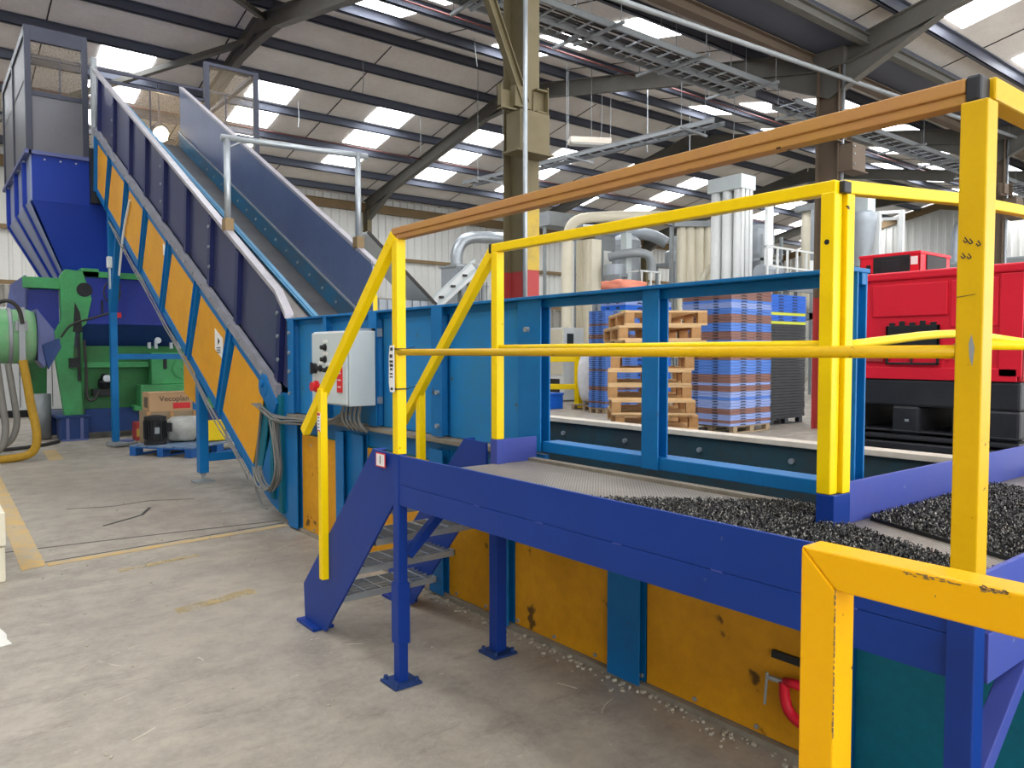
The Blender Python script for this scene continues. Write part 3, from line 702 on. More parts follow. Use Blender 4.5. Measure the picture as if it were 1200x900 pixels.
# inner wear strips and belt of the incline
def strip(x, dz0, dz1, y0, name, mat, th=.012):
    MB().prism([(x, y0, z_led(y0)+dz0), (x, YT, z_led(YT)+dz0), (x, YT, z_led(YT)+dz1), (x, y0, z_led(y0)+dz1)], (th, 0, 0)).build(name, mat, conv)
strip(CX1-.06, -.30, .28, 7.0, 'wear_strip', 'wear')
strip(CX1-.075, .27, .295, 7.0, 'wear_strip_edge', 'galv', .03)
def slab(x0, d0, x1, d1, ya, name, mat, th=.012, yb=YT):
    MB().prism([(x0, ya, z_led(ya)+d0), (x0, yb, z_led(yb)+d0), (x1, yb, z_led(yb)+d1), (x1, ya, z_led(ya)+d1)], (0, 0, th)).build(name, mat, conv)
slab(CX0+.03, .80, CX0+.46, .57, 7.0, 'belt_cover', 'cover_grey')
slab(CX0+.47, .63, CX0+.60, .02, 6.9, 'belt_skirt', 'teal')
slab(CX0+.44, .62, CX0+.54, .60, 6.9, 'belt_skirt_edge', 'teal_light', .02)
m = MB(); m.prism([(CX0+.56, 6.8, z_led(6.8)), (CX0+.56, YT, z_led(YT)), (CX0+.56, YT, z_led(YT)-.04), (CX0+.56, 6.8, z_led(6.8)-.04)], (CX1-.06-CX0-.56, 0, 0)); m.build('incline_belt', 'belt', conv)
m = MB()
for k in range(22):
    y = 7.3+k*.4; m.cyl((CX1-.075, y, z_led(y)+.12), (CX1-.06, y, z_led(y)+.12), .02, n=6)
m.build('wear_strip_bolt', 'galv', conv)
MB().prism([(CX0+.02, 7.66, z_bot(7.66)), (CX0+.02, YT, z_bot(YT)), (CX0+.02, YT, z_bot(YT)+.02), (CX0+.02, 7.66, z_bot(7.66)+.02)], (1.46, 0, 0)).build('underside_sheet', 'teal_dark', conv)
m = MB(); m.cyl((CX0+.02, 15.75, z_led(15.75)-.3), (CX1-.02, 15.75, z_led(15.75)-.3), .2, n=18); m.build('head_drum', 'black', conv, smooth=True)
# legs
for y, zt in ((9.84, z_bot(9.84)+.1), (15.1, z_bot(15.1)+.1)):
    for x in (CX0+.06, CX1-.06):
        l = MB().box(x-.055, x+.055, y-.07, y+.07, .12 if y < 12 else .03, zt).build('leg', 'teal', conv, .004)
        m = MB(); m.cyl((x, y, .02), (x, y, .2), .02, n=8); m.box(x-.12, x+.12, y-.1, y+.1, .003, .02); m.cyl((x, y, .09), (x, y, .12), .035, n=6)
        m.build('levelling_foot', 'galv_dull', l)
for q_ in ((9.8, 9.88, .26, .36), (15.06, 15.14, 1.5, 1.6)): MB().box(CX0+.1, CX1-.1, *q_).build('cross_brace', 'teal', conv, .003)
m = MB(); m.bar((CX0+.1, 14.55, z_bot(14.55)), (CX0+.1, 15.1, 2.4), .1, .08); m.bar((CX0+.06, 13.0, z_bot(13)-.05), (CX0+.06, 15.05, 1.7), .06, .06)
MB().bar((CX0+.06, 14.35, z_bot(14.35)+.05), (CX0+.06, 15.08, 2.35), .11, .1).build('knee_strut', 'teal', conv, .003)
tag(MB().prism([(CX0+.28, 11.45, z_bot(11.45)), (CX0+.28, 10.6, z_bot(10.6)), (CX0+.28, 10.6, .85), (CX0+.28, 11.05, .95), (CX0+.28, 11.45, 1.05)], (.015, 0, 0)).build('hanging_guard', 'panel', conv), None, None)
# notices riveted to the panels
def notice(y0, y1, z0, z1, name, sym):
    o = MB().prism([(CX0-.03, y0, z0), (CX0-.03, y1, z0-.48*(y0-y1)*0.9), (CX0-.03, y1, z1-.48*(y0-y1)*0.9), (CX0-.03, y0, z1)], (.003, 0, 0)).build(name, 'paper', conv)
    m = MB(); c = (y0+y1)/2; zc = (z0+z1)/2-.24*(y0-y1)*.9
    if sym: m.cyl((CX0-.034, c, zc+.03), (CX0-.031, c, zc+.03), .045, n=3)
    for k in range(3): m.box(CX0-.0335, CX0-.031, c-.06, c+.07, zc-.05-k*.025, zc-.038-k*.025)
    m.build('print', 'ink', o)
notice(8.98, 8.70, 1.66, 1.90, 'panel_notice', True)
notice(11.2, 10.95, 2.96, 3.12, 'panel_notice', False)

# cables along the frame
r = thing('cable_bundle', (CX0, 9, 1), 'grey cables strapped along the lower edge of the rising conveyor', 'cable')
m = MB()
for j in range(3):
    pts = []; rr = random.Random(j); y = 7.85
    while y < 14.6:
        pts.append((CX0-.05-.012*j, y, z_bot(y)-.03-.012*j+rr.uniform(-.03, .03))); y += .45
    m.tube(pts, .008, 6)
m.build('frame_run', 'cable', r)
m = MB()
for j in range(7):
    rr = random.Random(40+j); d = lambda s=.03: rr.uniform(-s, s)
    x = CX0-.08-.012*j
    m.tube([(x, 7.42+d(), 1.12), (x, 7.15+d(), 1.06+d()), (x, 6.85+d(), 1.0+d()), (x, 6.45, 1.02+d()), (x, 5.7, 1.05+d()), (x, 5.45, 1.15)], .008, 6, 2)
    m.tube([(x, 6.95+d(), 1.0), (x, 6.9+d(), .75), (x, 6.85+d(), .5), (x, 7.05+d(), .28+d()), (x, 7.35+d(), .33+d()), (x, 7.42+d(), .5+d())], .009, 6, 2)
    if j < 2: m.tube([(x, 7.35+d(.02), 1.08), (x, 7.5+d(.02), .65), (x, 7.58+d(.02), .28), (x, 7.4, .1), (x, 7.25, .1)], .009, 6, 2)
m.build('cable_loop', 'cable', r)
MB().tube([(CX0-.04, 13.1, 4.0), (CX0-.06, 13.5, 3.6), (CX0-.05, 13.95, 2.9)], .018, 8, 2).build('white_hose', 'white', r)

# pipe frame straddling the incline
r = thing('pipe_frame', (CX0, 8.55, 2.9), 'grey pipe goalpost clamped across the rising conveyor', 'frame')
m = MB(); m.tube([(CX0, 8.55, z_top(8.55)), (CX0, 8.55, 3.96)], .035, 10); m.build('upright', 'galv', r, smooth=True)
m = MB(); m.tube([(CX1, 8.4, z_top(8.4)-.05), (CX1, 8.4, 4.02)], .035, 10); m.build('upright', 'galv', r, smooth=True)
m = MB(); m.tube([(CX0-.06, 8.555, 3.97), (CX1+.12, 8.39, 3.99)], .035, 10); m.tube([(CX0, 8.55, 3.86), (CX0+.17, 8.53, 3.96)], .012, 6); m.build('crossbar', 'galv', r, smooth=True)
for x, y in ((CX0, 8.55), (CX1, 8.4)):
    m = MB(); m.box(x-.05, x+.05, y-.06, y+.06, z_top(y)-.02, z_top(y)+.12); m.build('clamp_block', 'timber', r, .01)

# control cabinet
r = thing('control_cabinet', (2.45, 5.3, 1.22), 'grey wall-hung control cabinet with black knobs on the blue conveyor wall', 'cabinet')
MB().box(2.46, 2.67, 5.02, 5.64, 1.23, 1.78).build('enclosure', 'cabinet', r, .006)
dr = MB().box(2.44, 2.458, 5.03, 5.63, 1.24, 1.77).build('door', 'cabinet', r, .006)
m = MB(); m.box(2.432, 2.44, 5.09, 5.17, 1.33, 1.52); m.build('red_sticker', 'sign_red', dr)
m = MB()
for z in (1.47, 1.42, 1.37):
    m.box(2.4305, 2.432, 5.105, 5.155, z-.004, z+.004)
m.lathe((2.432, 5.13, 1.49), [(.018, 0), (.018, .002)], 14, (-1, 0, 0)); m.build('sticker_print', 'white', dr)
for y, z in ((5.38, 1.66), (5.38, 1.57), (5.46, 1.50), (5.34, 1.49)):
    k = MB(); k.lathe((2.44, y, z), [(.026, 0), (.026, .012), (.018, .016), (.016, .04)], 14, (-1, 0, 0)); k.build('knob', 'black', dr, smooth=False)
    MB().box(2.436, 2.44, y-.035, y+.035, z+.035, z+.055).build('knob_label', 'paper', dr)
m = MB(); m.lathe((2.44, 5.56, 1.50), [(.04, 0), (.04, .03)], 16, (-1, 0, 0)); m.box(2.398, 2.412, 5.55, 5.57, 1.455, 1.545); m.build('rotary_handle', 'black', dr)
m = MB(); m.lathe((2.44, 5.53, 1.36), [(.045, 0), (.045, .02), (.032, .022), (.036, .05)], 16, (-1, 0, 0)); m.build('stop_button', 'sign_red', dr)
m = MB(); m.box(2.46, 2.69, 5.06, 5.08, 1.78, 1.80); m.box(2.66, 2.75, 5.06, 5.12, 1.74, 1.80); m.box(2.66, 2.75, 5.06, 5.12, 1.24, 1.29); m.box(2.66, 2.75, 5.5, 5.56, 1.24, 1.29); m.build('bracket', 'galv', r)
m = MB()
for j in range(5):
    y = 5.12+j*.07; m.tube([(2.6, y, 1.24), (2.58, y+.02, 1.1), (2.64, y-.05, 1.02), (2.66, y+.15, 1.06)], .012, 6, 2)
m.build('cable_tail', 'cable', r)

# ================================================================== access platform
PX0, PX1, PY0, PY1 = 1.84, 2.436, 0.69, 3.22
pf = thing('access_platform', (PX0, 2.0, 0), 'blue steel access platform with yellow handrails and open steps', 'platform')
m = MB(); m.box(PX0+.02, CX0-.07, PY0+.02, PY1, 1.015, 1.03); m.box(CX0-.07, 4.5, PY0+.02, 1.33, 1.015, 1.03); m.build('deck_plate', 'checker', pf)
m = MB(); m.box(CX0-.12, CX0-.07, 1.36, 3.3, 1.03, 1.045); m.build('deck_edge_strip', 'dusty', pf)
m = MB(); m.box(PX0-.020, PX0-.008, PY0+.032, PY1-.027, .986, 1.127); m.build('kick_plate', 'navy', pf, .0015)
m = MB(); m.box(PX0-.020, PX0-.006, PY0+.032, PY1-.027, .885, .9845); m.box(PX0-.006, PX0+.05, PY0+.032, PY1-.027, .885, .897); m.build('edge_beam', 'navy', pf, .0015)
m = MB(); m.box(PX0+.03, PX0+.06, PY0+.05, PY1-.03, .9, 1.015); m.box(PX1-.03, PX1+.03, PY0, PY1, .9, 1.01); m.box(PX0, CX0-.08, PY1-.06, PY1, .9, 1.01)
for y in (1.35, 2.0, 2.6): m.box(PX0, CX0-.1, y-.03, y+.03, .92, 1.01)
m.build('deck_joist', 'navy', pf)
m = MB(); m.box(PX0+.026, 4.5, PY0-.02, PY0-.008, .995, 1.125); m.build('kick_plate', 'violet', pf, .002)
m = MB(); m.box(PX0+.05, 4.5, PY0-.028, PY0-.012, .87, .985); m.box(PX0+.05, 4.5, PY0-.012, PY0+.04, .87, .885); m.build('edge_beam', 'violet', pf, .002)
m = MB(); m.box(PX1+.06, 4.5, 1.325, 1.337, 1.03, 1.175); m.build('kick_plate', 'violet', pf, .002)
m = MB(); m.box(PX1+.03, CX0-.06, 3.2, 3.212, 1.03, 1.16); m.build('kick_plate', 'violet', pf, .002)
m = MB(); m.bar((PX0+.03, PY0-.01, .66), (PX0+.42, PY0-.01, .95), .05, .045); m.build('knee_brace', 'violet', pf, .003)
MB().ibeam((PX0+.43, PY0+.02, .87), (PX0+.43, PY0+.02, .9), .05, .05).build('brace_cleat', 'violet', pf)
# legs with sleeves and base plates
def leg(x, y, sleeve):
    l = MB().box(x-.026, x+.026, y-.026, y+.026, .012, 1.13).build('leg', 'navy', pf, .004)
    if sleeve:
        MB().box(x-.034, x+.034, y-.034, y+.034, .20 if sleeve == 1 else .0+.02, .50 if sleeve == 1 else .74).build('leg_sleeve', 'navy', l, .004)
    m = MB(); m.box(x-.075, x+.075, y-.075, y+.075, 0.002, .014)
    for i in (-1, 1):
        for j in (-1, 1): m.cyl((x+i*.055, y+j*.055, .014), (x+i*.055, y+j*.055, .035), .01, n=6)
    m.build('base_plate', 'base_blue', l)
leg(PX0, PY1, 1); leg(PX1, PY1, 2)
l = MB().box(PX0-.034, PX0+.024, PY0-.03, PY0+.03, .012, 1.10).build('leg', 'navy', pf, .004)
MB().box(PX0-.075, PX0+.075, PY0-.075, PY0+.075, .002, .014).build('base_plate', 'base_blue', l)
m = MB(); m.box(PX1-.025, PX1+.085, 1.32, 1.385, 1.02, 1.14); m.build('post_socket', 'navy', pf, .003)
m = MB(); m.box(PX1-.028, PX1+.03, PY1-.03, PY1+.03, 1.02, 1.16); m.build('post_socket', 'violet', pf, .003)
# handrail posts
def rpost(x, y, z0, z1, mat='rail', w=.05):
    return MB().box(x-w/2, x+w/2, y-w/2, y+w/2, z0, z1).build('rail_post', mat, pf, .004)
pa = rpost(PX0, PY1, 1.13, 2.165)
rpost(PX1, PY1, 1.16, 2.15, w=.05)
rpost(PX1, 1.36, 1.14, 2.155); rpost(PX1+.057, 1.345, 1.14, 2.155)
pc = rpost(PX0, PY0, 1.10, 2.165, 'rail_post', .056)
MB().lathe((PX1-.0252, 1.36, 1.99), [(.009, 0), (.009, .0015)], 14, (-1, 0, 0)).build('bolt_hole', 'black', pf)
m = MB()
for y in (2.55, 2.15, 1.75, 1.35, .95): m.box(PX0-.0215, PX0-.019, y-.02, y+.02, .983, .988)
m.build('seam_weld', 'violet', pf)
# marks and dents on the corner post
m = MB()
def stroke(y0, z0, y1, z1, w=.0022): m.bar((PX0-.0285, PY0+y0, z0), (PX0-.0285, PY0+y1, z1), w, .001, up=(1, 0, 0))
for oy, oz in ((.012, 1.872), (.002, 1.868), (-.014, 1.862), (.016, 1.838), (.004, 1.836)):
    stroke(oy, oz, oy-.006, oz-.009); stroke(oy-.006, oz-.009, oy-.001, oz-.012); stroke(oy-.001, oz-.012, oy+.003, oz-.006)
stroke(.026, 1.742, -.012, 1.747, .0012)
m.build('pen_mark', 'ink', pc)
MB().prism([(PX0-.0285, PY0-.006, 1.66), (PX0-.0285, PY0-.013, 1.63), (PX0-.0285, PY0-.009, 1.59), (PX0-.0285, PY0-.003, 1.61), (PX0-.0285, PY0-.001, 1.64)], (.0005, 0, 0)).build('scuff', 'galv_dull', pc)
# rails
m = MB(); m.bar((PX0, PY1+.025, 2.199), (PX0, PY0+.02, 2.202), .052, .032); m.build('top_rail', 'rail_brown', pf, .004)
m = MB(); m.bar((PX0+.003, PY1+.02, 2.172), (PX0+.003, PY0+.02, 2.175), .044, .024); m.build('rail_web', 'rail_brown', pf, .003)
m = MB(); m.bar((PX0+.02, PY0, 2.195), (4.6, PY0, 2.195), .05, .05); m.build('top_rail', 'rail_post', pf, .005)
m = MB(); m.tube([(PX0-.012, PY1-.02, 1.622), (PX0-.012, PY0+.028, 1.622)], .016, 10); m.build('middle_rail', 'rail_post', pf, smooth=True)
m = MB(); m.tube([(PX0+.02, PY0, 1.638), (4.6, PY0, 1.638)], .012, 10); m.build('middle_rail', 'rail', pf, smooth=True)
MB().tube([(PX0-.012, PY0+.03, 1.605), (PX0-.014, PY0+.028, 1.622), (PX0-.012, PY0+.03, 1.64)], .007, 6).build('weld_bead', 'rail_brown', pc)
m = MB(); m.bar((PX1, PY1+.03, 2.172), (PX1, 1.335, 2.172), .045, .045); m.build('top_rail', 'rail', pf, .005)
m = MB(); m.tube([(PX1, PY1, 1.648), (PX1, 1.36, 1.648)], .014, 8); m.build('middle_rail', 'rail', pf, smooth=True)
m = MB()
for p, q in (((2.46, 1.345, 2.175), (3.38, 1.345, 2.25)), ((3.38, 1.345, 2.25), (4.15, 1.345, 2.285)), ((4.15, 1.345, 2.285), (4.9, 1.345, 2.20))): m.bar(p, q, .045, .045)
m.build('bent_top_rail', 'rail', pf, .005)
m = MB(); m.tube([(2.52, 1.345, 1.645), (2.8, 1.345, 1.665), (3.15, 1.345, 1.69), (3.45, 1.345, 1.70), (3.75, 1.345, 1.69), (4.2, 1.345, 1.67), (4.9, 1.345, 1.65)], .017, 8, 1); m.build('bent_middle_rail', 'rail', pf, smooth=True)
m = MB(); m.box(PX0-.027, PX0+.03, PY0-.012, PY0+.02, 2.162, 2.222); m.build('end_cap', 'black_plastic', pf, .008)
m = MB(); m.box(PX1-.025, PX1+.025, PY1+.03, PY1+.05, 2.147, 2.197); m.build('end_cap', 'black_plastic', pf, .006)
m = MB(); m.box(PX1+.002, PX1+.05, 1.316, 1.337, 2.152, 2.192); m.build('end_cap', 'black_plastic', pf, .004)
# steps
SPOLY = [(3.45, 1.135), (3.24, 1.127), (3.24, .885), (3.30, .82), (4.04, .02), (4.33, .02), (4.345, .23)]
for x, dy in ((PX0-.025, 0), (PX1+.01, .10)):
    st = MB().prism([(x, y+dy, z) for y, z in SPOLY], (.014, 0, 0)).build('stringer', 'navy', pf, .002)
    m = MB(); m.bar((x+.04, 3.45+dy, 1.13), (x+.04, 4.33+dy, .22), .07, .012, up=(0, .7, .7)); m.box(x-.04, x+.09, 4.12+dy, 4.36+dy, .003, .02); m.build('stringer_flange', 'navy', st)
for i, (z, y0) in enumerate(((.265, 3.86), (.47, 3.66), (.665, 3.46), (.86, 3.27))):
    m = MB(); y1 = y0+.25; xa, xb = PX0-.01, PX1+.02
    m.box(xa, xb, y0, y0+.006, z-.035, z); m.box(xa, xb, y1-.006, y1, z-.035, z); m.box(xa, xa+.006, y0, y1, z-.035, z); m.box(xb-.006, xb, y0, y1, z-.035, z)
    for k in range(4): yy = y0+.05+k*.05; m.box(xa, xb, yy, yy+.003, z-.014, z)
    for k in range(6): xx = xa+.05+k*.1; m.box(xx, xx+.009, y0, y1, z-.006, z+.002)
    m.build('step_tread', 'galv', pf)
m = MB(); m.box(PX0-.068, PX0-.027, 3.977, 4.021, .34, 1.42); m.build('stair_post', 'rail', pf, .003)
MB().box(PX1+.03, PX1+.075, 4.067, 4.113, .62, 1.42).build('stair_post', 'rail', pf, .003)
m = MB(); m.bar((PX0-.04, 4.26, 1.155), (PX0-.005, 3.23, 2.185), .045, .055); m.build('stair_rail', 'rail', pf, .004)
m = MB(); m.bar((PX1+.045, 4.30, 1.17), (PX1+.005, 3.25, 2.17), .045, .055); m.build('stair_rail', 'rail', pf, .004)
# the braces seen under the landing and the coil of wire at the foot of the steps
m = MB(); m.bar((PX0+.05, PY1+.02, .62), (PX0+.38, PY1+.02, .93), .045, .045); m.build('knee_brace', 'navy', pf, .003)
# plates and stickers fixed to the platform
sg = MB().box(PX0-.042, PX0-.040, 3.29, 3.385, 1.055, 1.125).build('step_number_plate', 'sign_red', pf)
MB().box(PX0-.0435, PX0-.042, 3.298, 3.377, 1.061, 1.119).build('number_field', 'paper', sg)
text('1', (PX0-.0445, 3.337, 1.09), .06, MX, 'ink', sg)
sg = MB().box(PX0-.0705, PX0-.0685, 3.98, 4.018, 1.18, 1.285).build('post_sticker', 'paper', pf)
m = MB()
for k in range(4): m.box(PX0-.0715, PX0-.0705, 3.990, 4.007, 1.20+k*.018, 1.206+k*.018)
m.build('sticker_print', 'ink', sg)
MB().box(PX0-.0712, PX0-.0706, 3.981, 4.017, 1.268, 1.284).box(PX0-.0712, PX0-.0706, 3.981, 4.017, 1.181, 1.187).build('sticker_border', 'sign_red', sg)
tg = thing('cable_tied_tag', (PX0-.03, PY1, 1.43), 'white plastic tag with print, cable-tied to the yellow post above the steps', 'tag')
m = MB(); m.prism([(PX0-.034, 3.212, 1.43), (PX0-.034, 3.252, 1.43), (PX0-.034, 3.262, 1.47), (PX0-.034, 3.262, 1.60), (PX0-.034, 3.252, 1.655), (PX0-.034, 3.212, 1.655)], (.004, 0, 0)); m.build('tag_plate', 'paper', tg, .001)
m = MB()
for z0, z1, ya, yb in ((1.630, 1.645, 3.222, 3.244), (1.44, 1.452, 3.222, 3.244), (1.595, 1.612, 3.225, 3.25), (1.572, 1.583, 3.22, 3.252), (1.552, 1.566, 3.22, 3.25), (1.535, 1.546, 3.225, 3.247), (1.515, 1.522, 3.225, 3.25), (1.50, 1.506, 3.225, 3.25)): m.box(PX0-.0355, PX0-.034, ya, yb, z0, z1)
m.build('print', 'ink', tg)
m = MB()
for z in (1.638, 1.446): m.box(PX0-.031, PX0+.031, 3.188, 3.251, z-.003, z+.003); m.tube([(PX0+.025, 3.19, z), (PX0+.06, 3.17, z+.012)], .002, 5)
m.build('cable_tie', 'black', tg)
wr = MB(); rr = random.Random(2)
for k in range(3):
    wr.tube([(1.93+.008*k+.016*math.cos(a), 3.99, .215+.028*math.sin(a)) for a in [2*math.pi*i/12 for i in range(13)]], .004, 5)
tag(wr.build('wire_coil', 'black', loc=(1.93, 3.99, .19)), 'small coil of black wire hanging under the lowest step', 'wire')

# bristle mats on the deck
def bmat(poly, label, seed, dens=16000):
    c = V((sum(p[0] for p in poly)/len(poly), sum(p[1] for p in poly)/len(poly), 1.031))
    r = thing('scraper_mat', tuple(c), label, 'mat', 'black bristle mats on the platform deck')
    MB().prism([(x, y, 1.031) for x, y in poly], (0, 0, .012)).build('mat_base', 'black', r)
    rr = random.Random(seed); xs = [p[0] for p in poly]; ys = [p[1] for p in poly]
    def inside(x, y):
        k = False; j = len(poly)-1
        for i in range(len(poly)):
            (xi, yi), (xj, yj) = poly[i], poly[j]
            if (yi > y) != (yj > y) and x < (xj-xi)*(y-yi)/(yj-yi)+xi: k = not k
            j = i
        return k
    m = MB(); n = int((max(xs)-min(xs))*(max(ys)-min(ys))*dens)
    for _ in range(n):
        x, y = rr.uniform(min(xs), max(xs)), rr.uniform(min(ys), max(ys))
        if not inside(x, y): continue
        a = rr.uniform(0, 6.283); w = rr.uniform(.0018, .003); h = rr.uniform(.008, .017); t = rr.uniform(0, .012); b = rr.uniform(0, 6.283)
        dx, dy = w*math.cos(a), w*math.sin(a); tx, ty = t*math.cos(b), t*math.sin(b)
        n0 = len(m.v)
        m.v += [(x-dx, y-dy, 1.042), (x+dx, y+dy, 1.042), (x+dx+tx, y+dy+ty, 1.042+h), (x-dx+tx, y-dy+ty, 1.042+h)]; m.f.append((n0, n0+1, n0+2, n0+3))
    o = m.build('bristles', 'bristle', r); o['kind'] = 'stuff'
bmat([(1.87, 2.36), (2.66, 1.63), (2.66, 1.40), (2.40, 1.395), (1.87, 1.37)], 'black bristle mat beside the bare tread plate', 1)
bmat([(1.87, 1.33), (2.40, 1.355), (2.40, 1.30), (2.44, 1.30), (2.21, .72), (1.87, .72)], 'black bristle mat at the foot of the worn yellow corner post', 2)
bmat([(2.63, 1.305), (3.7, 1.305), (3.7, .72), (2.385, .72)], 'black bristle mat along the faded blue kick plate of the bridge', 3)

# foreground barrier
BX, BY = 1.499, .87
br = thing('guard_barrier', (BX, BY, 0), 'thick orange-yellow box-section guard barrier standing before the platform end', 'barrier')
w = .078
m = MB(); m.prism([(BX-w/2, BY, .01), (BX-w/2, BY-w, .01), (BX-w/2, BY-w, 1.213-w), (BX-w/2, BY, 1.213)], (w, 0, 0)); m.build('barrier_post', 'barrier', br, .005)
m = MB(); m.prism([(BX-w/2, BY, 1.213), (BX-w/2, BY-w, 1.213-w), (BX-w/2, -.6+w, 1.213-w), (BX-w/2, -.6, 1.213)], (w, 0, 0)); m.build('barrier_rail', 'barrier', br, .005)
m = MB(); m.prism([(BX-w/2, -.6, .01), (BX-w/2, -.6+w, .01), (BX-w/2, -.6+w, 1.213-w), (BX-w/2, -.6, 1.213)], (w, 0, 0)); m.build('barrier_post', 'barrier', br, .005)
m = MB(); m.box(BX-.1, BX+.1, BY-.14, BY+.06, .002, .012); m.box(BX-.1, BX+.1, -.66, -.46, .002, .012); m.build('base_plate', 'barrier', br)

m = MB(); rr = random.Random(6); xf = BX-w/2-.0006
for y0, z0, L in ((.66, 1.206, .10), (.53, 1.208, .05), (.44, 1.206, .07), (.36, 1.204, .06), (.25, 1.207, .09), (.12, 1.205, .08)):
    for k in range(34): y = y0-L*rr.random(); z = z0+rr.gauss(-.001, .0022); m.box(xf, xf+.0008, y, y-rr.uniform(.002, .009), z, z+rr.uniform(.0008, .0026))
for y, z, h in ((.36, 1.150, .016), (.352, 1.146, .012), (.345, 1.15, .009), (.30, 1.19, .006), (.60, 1.172, .004)): m.box(xf, xf+.0008, y, y+.0016, z, z+h)
m.build('scrape_mark', 'timber', br)
m = MB()
for k in range(26): z = 1.13-k*.012; y = BY-w-.0006; m.box(BX-w/2-.0005, BX-w/2+.0012, BY-w-.0005, BY-w+rr.uniform(.0006, .003), z, z+rr.uniform(.004, .012))
m.build('edge_chip', 'timber', br)
# clamp on the panel
cl = thing('g_clamp', (2.7, 1.66, .3), 'red G-clamp hanging on the scuffed ochre panel behind the barrier', 'clamp')
m = MB(); pts = [(2.69, 1.665, 0.305), (2.69, 1.60, 0.308), (2.69, 1.54, 0.300), (2.69, 1.53, 0.250)]
pts = [(2.69, 1.665, 0.310), (2.69, 1.665, 0.260), (2.69, 1.65, 0.200), (2.69, 1.60, 0.170), (2.69, 1.54, 0.165)]
m.tube(pts, .022, 8, 2); m.tube([(2.69, 1.665, 0.310), (2.69, 1.62, 0.318), (2.69, 1.56, 0.315)], .02, 8); m.build('clamp_frame', 'red', cl, smooth=True)
m = MB(); m.cyl((2.69, 1.74, 0.305), (2.69, 1.66, 0.308), .011, n=8); m.build('clamp_screw', 'galv', cl)
MB().cyl((2.688, 1.742, .325), (2.688, 1.752, .19), .006, n=6).build('tommy_bar', 'galv', cl)

# chips and dirt along the foot of the panels
db = MB(); rr = random.Random(9)
for _ in range(220):
    y = rr.uniform(1.3, 4.6); x = CX0-.05-abs(rr.gauss(0, .05)); s_ = rr.uniform(.004, .014); z = s_*.45
    db.cbox((x, y, z+.0015), s_*rr.uniform(1, 2), s_, s_*.9, rr.uniform(0, 3))
for _ in range(70):
    x, y = rr.uniform(-.6, 2.6), rr.uniform(2.6, 9.5); s_ = rr.uniform(.004, .010); db.cbox((x, y, s_*.4+.0015), s_*rr.uniform(1, 2.5), s_, s_*.6, rr.uniform(0, 3))
tag(db.build('floor_chips', 'debris'), 'pale chips and crumbs lying on the concrete floor', 'debris', kind='stuff')
# ================================================================== granulator, hood and hopper
GY = 16.2
hp = thing('feed_hopper', (3.6, 17.2, 3.1), 'blue feed hopper with tapered foot under the grey screened hood', 'hopper')
def frus(x0, x1, y0, y1, z, X0, X1, Y0, Y1, Z):
    a = [(x0, y0, z), (x1, y0, z), (x1, y1, z), (x0, y1, z)]; b = [(X0, Y0, Z), (X1, Y0, Z), (X1, Y1, Z), (X0, Y1, Z)]
    return a+b, [(0,3,2,1),(4,5,6,7),(0,1,5,4),(1,2,6,5),(2,3,7,6),(3,0,4,7)]
MB().box(1.75, 5.9, GY, 20.4, 4.36, 5.22).build('hopper_body', 'hopper', hp, .01)
m = MB(); m.add(*frus(2.30, 5.3, GY+.25, 19.2, 3.0, 1.75, 5.9, GY, 20.4, 4.36)); m.build('hopper_taper', 'base_blue' if False else 'hopper', hp)
MB().box(1.73, 1.752, GY+.03, 20.35, 4.38, 5.2).build('pale_side_sheet', 'hopper_side', hp)
m = MB()
for y, yl in ((16.9, 16.8), (18.3, 17.6), (19.9, 18.7)):
    m = MB(); m.box(1.66, 1.735, y-.07, y+.07, 4.36, 5.2)
    m.prism([(1.66, y-.06, 4.36), (1.76, y-.06, 4.36), (2.32, yl, 3.0), (2.22, yl, 3.0)], (0, .12, 0)); m.build('side_rib', 'hopper', hp)
MB().add(*frus(2.25, 2.26, GY+.32, 19.1, 3.05, 1.70, 1.71, GY+.06, 20.3, 4.36)).build('pale_taper_sheet', 'hopper_side', hp)
m = MB()
m = MB(); m.box(1.70, 5.95, GY-.05, GY+.02, 5.19, 5.26); m.box(1.64, 1.75, GY-.05, 20.45, 5.19, 5.26); m.build('rim_flange', 'grey_blue', hp, .004)
m = MB()
for x in (1.95, 2.2, 2.45): m.cyl((x, GY-.02, 5.12), (x, GY, 5.12), .018, n=6)
for y in (16.7, 17.6, 18.6, 19.6): m.cyl((1.66, y, 5.14), (1.70, y, 5.14), .02, n=6)
m.build('rim_bolt', 'galv', hp)
hd = thing('screen_hood', (3.6, 17.2, 5.26), 'grey framed hood with dusty clear screens over the blue hopper', 'hood')
ZT = 7.42
for x, y in ((1.72, GY), (2.62, GY), (1.72, 20.3), (5.83, GY), (4.82, GY), (5.83, 20.3), (1.72, 18.3)):
    MB().box(x-.05, x+.05, y-.05, y+.05, 5.26, ZT+(.1 if x > 4 else 0)).build('hood_post', 'hood_frame', hd, .005)
m = MB(); m.box(1.675, 2.665, GY-.045, GY+.045, ZT-.22, ZT+.04); m.box(1.67, 1.77, GY, 20.3, ZT-.12, ZT+.03); m.box(2.62, 4.8, GY-.025, GY+.025, 6.72, 6.78); m.box(4.775, 5.875, GY-.045, GY+.045, ZT+.04, ZT+.11); m.box(5.78, 5.88, GY, 20.3, ZT+.02, ZT+.1); m.box(1.7, 5.85, 20.27, 20.33, ZT-.1, ZT)
m.box(1.7, 2.68, GY-.03, GY+.03, 6.24, 6.32); m.box(4.80, 5.86, GY-.03, GY+.03, 6.1, 6.18); m.box(1.70, 1.76, GY, 20.3, 6.55, 6.6)
m.build('hood_frame', 'hood_frame', hd, .004)
m = MB(); m.box(1.75, 2.63, GY-.015, GY+.005, 5.26, 6.26); m.build('front_sheet', 'hood', hd)
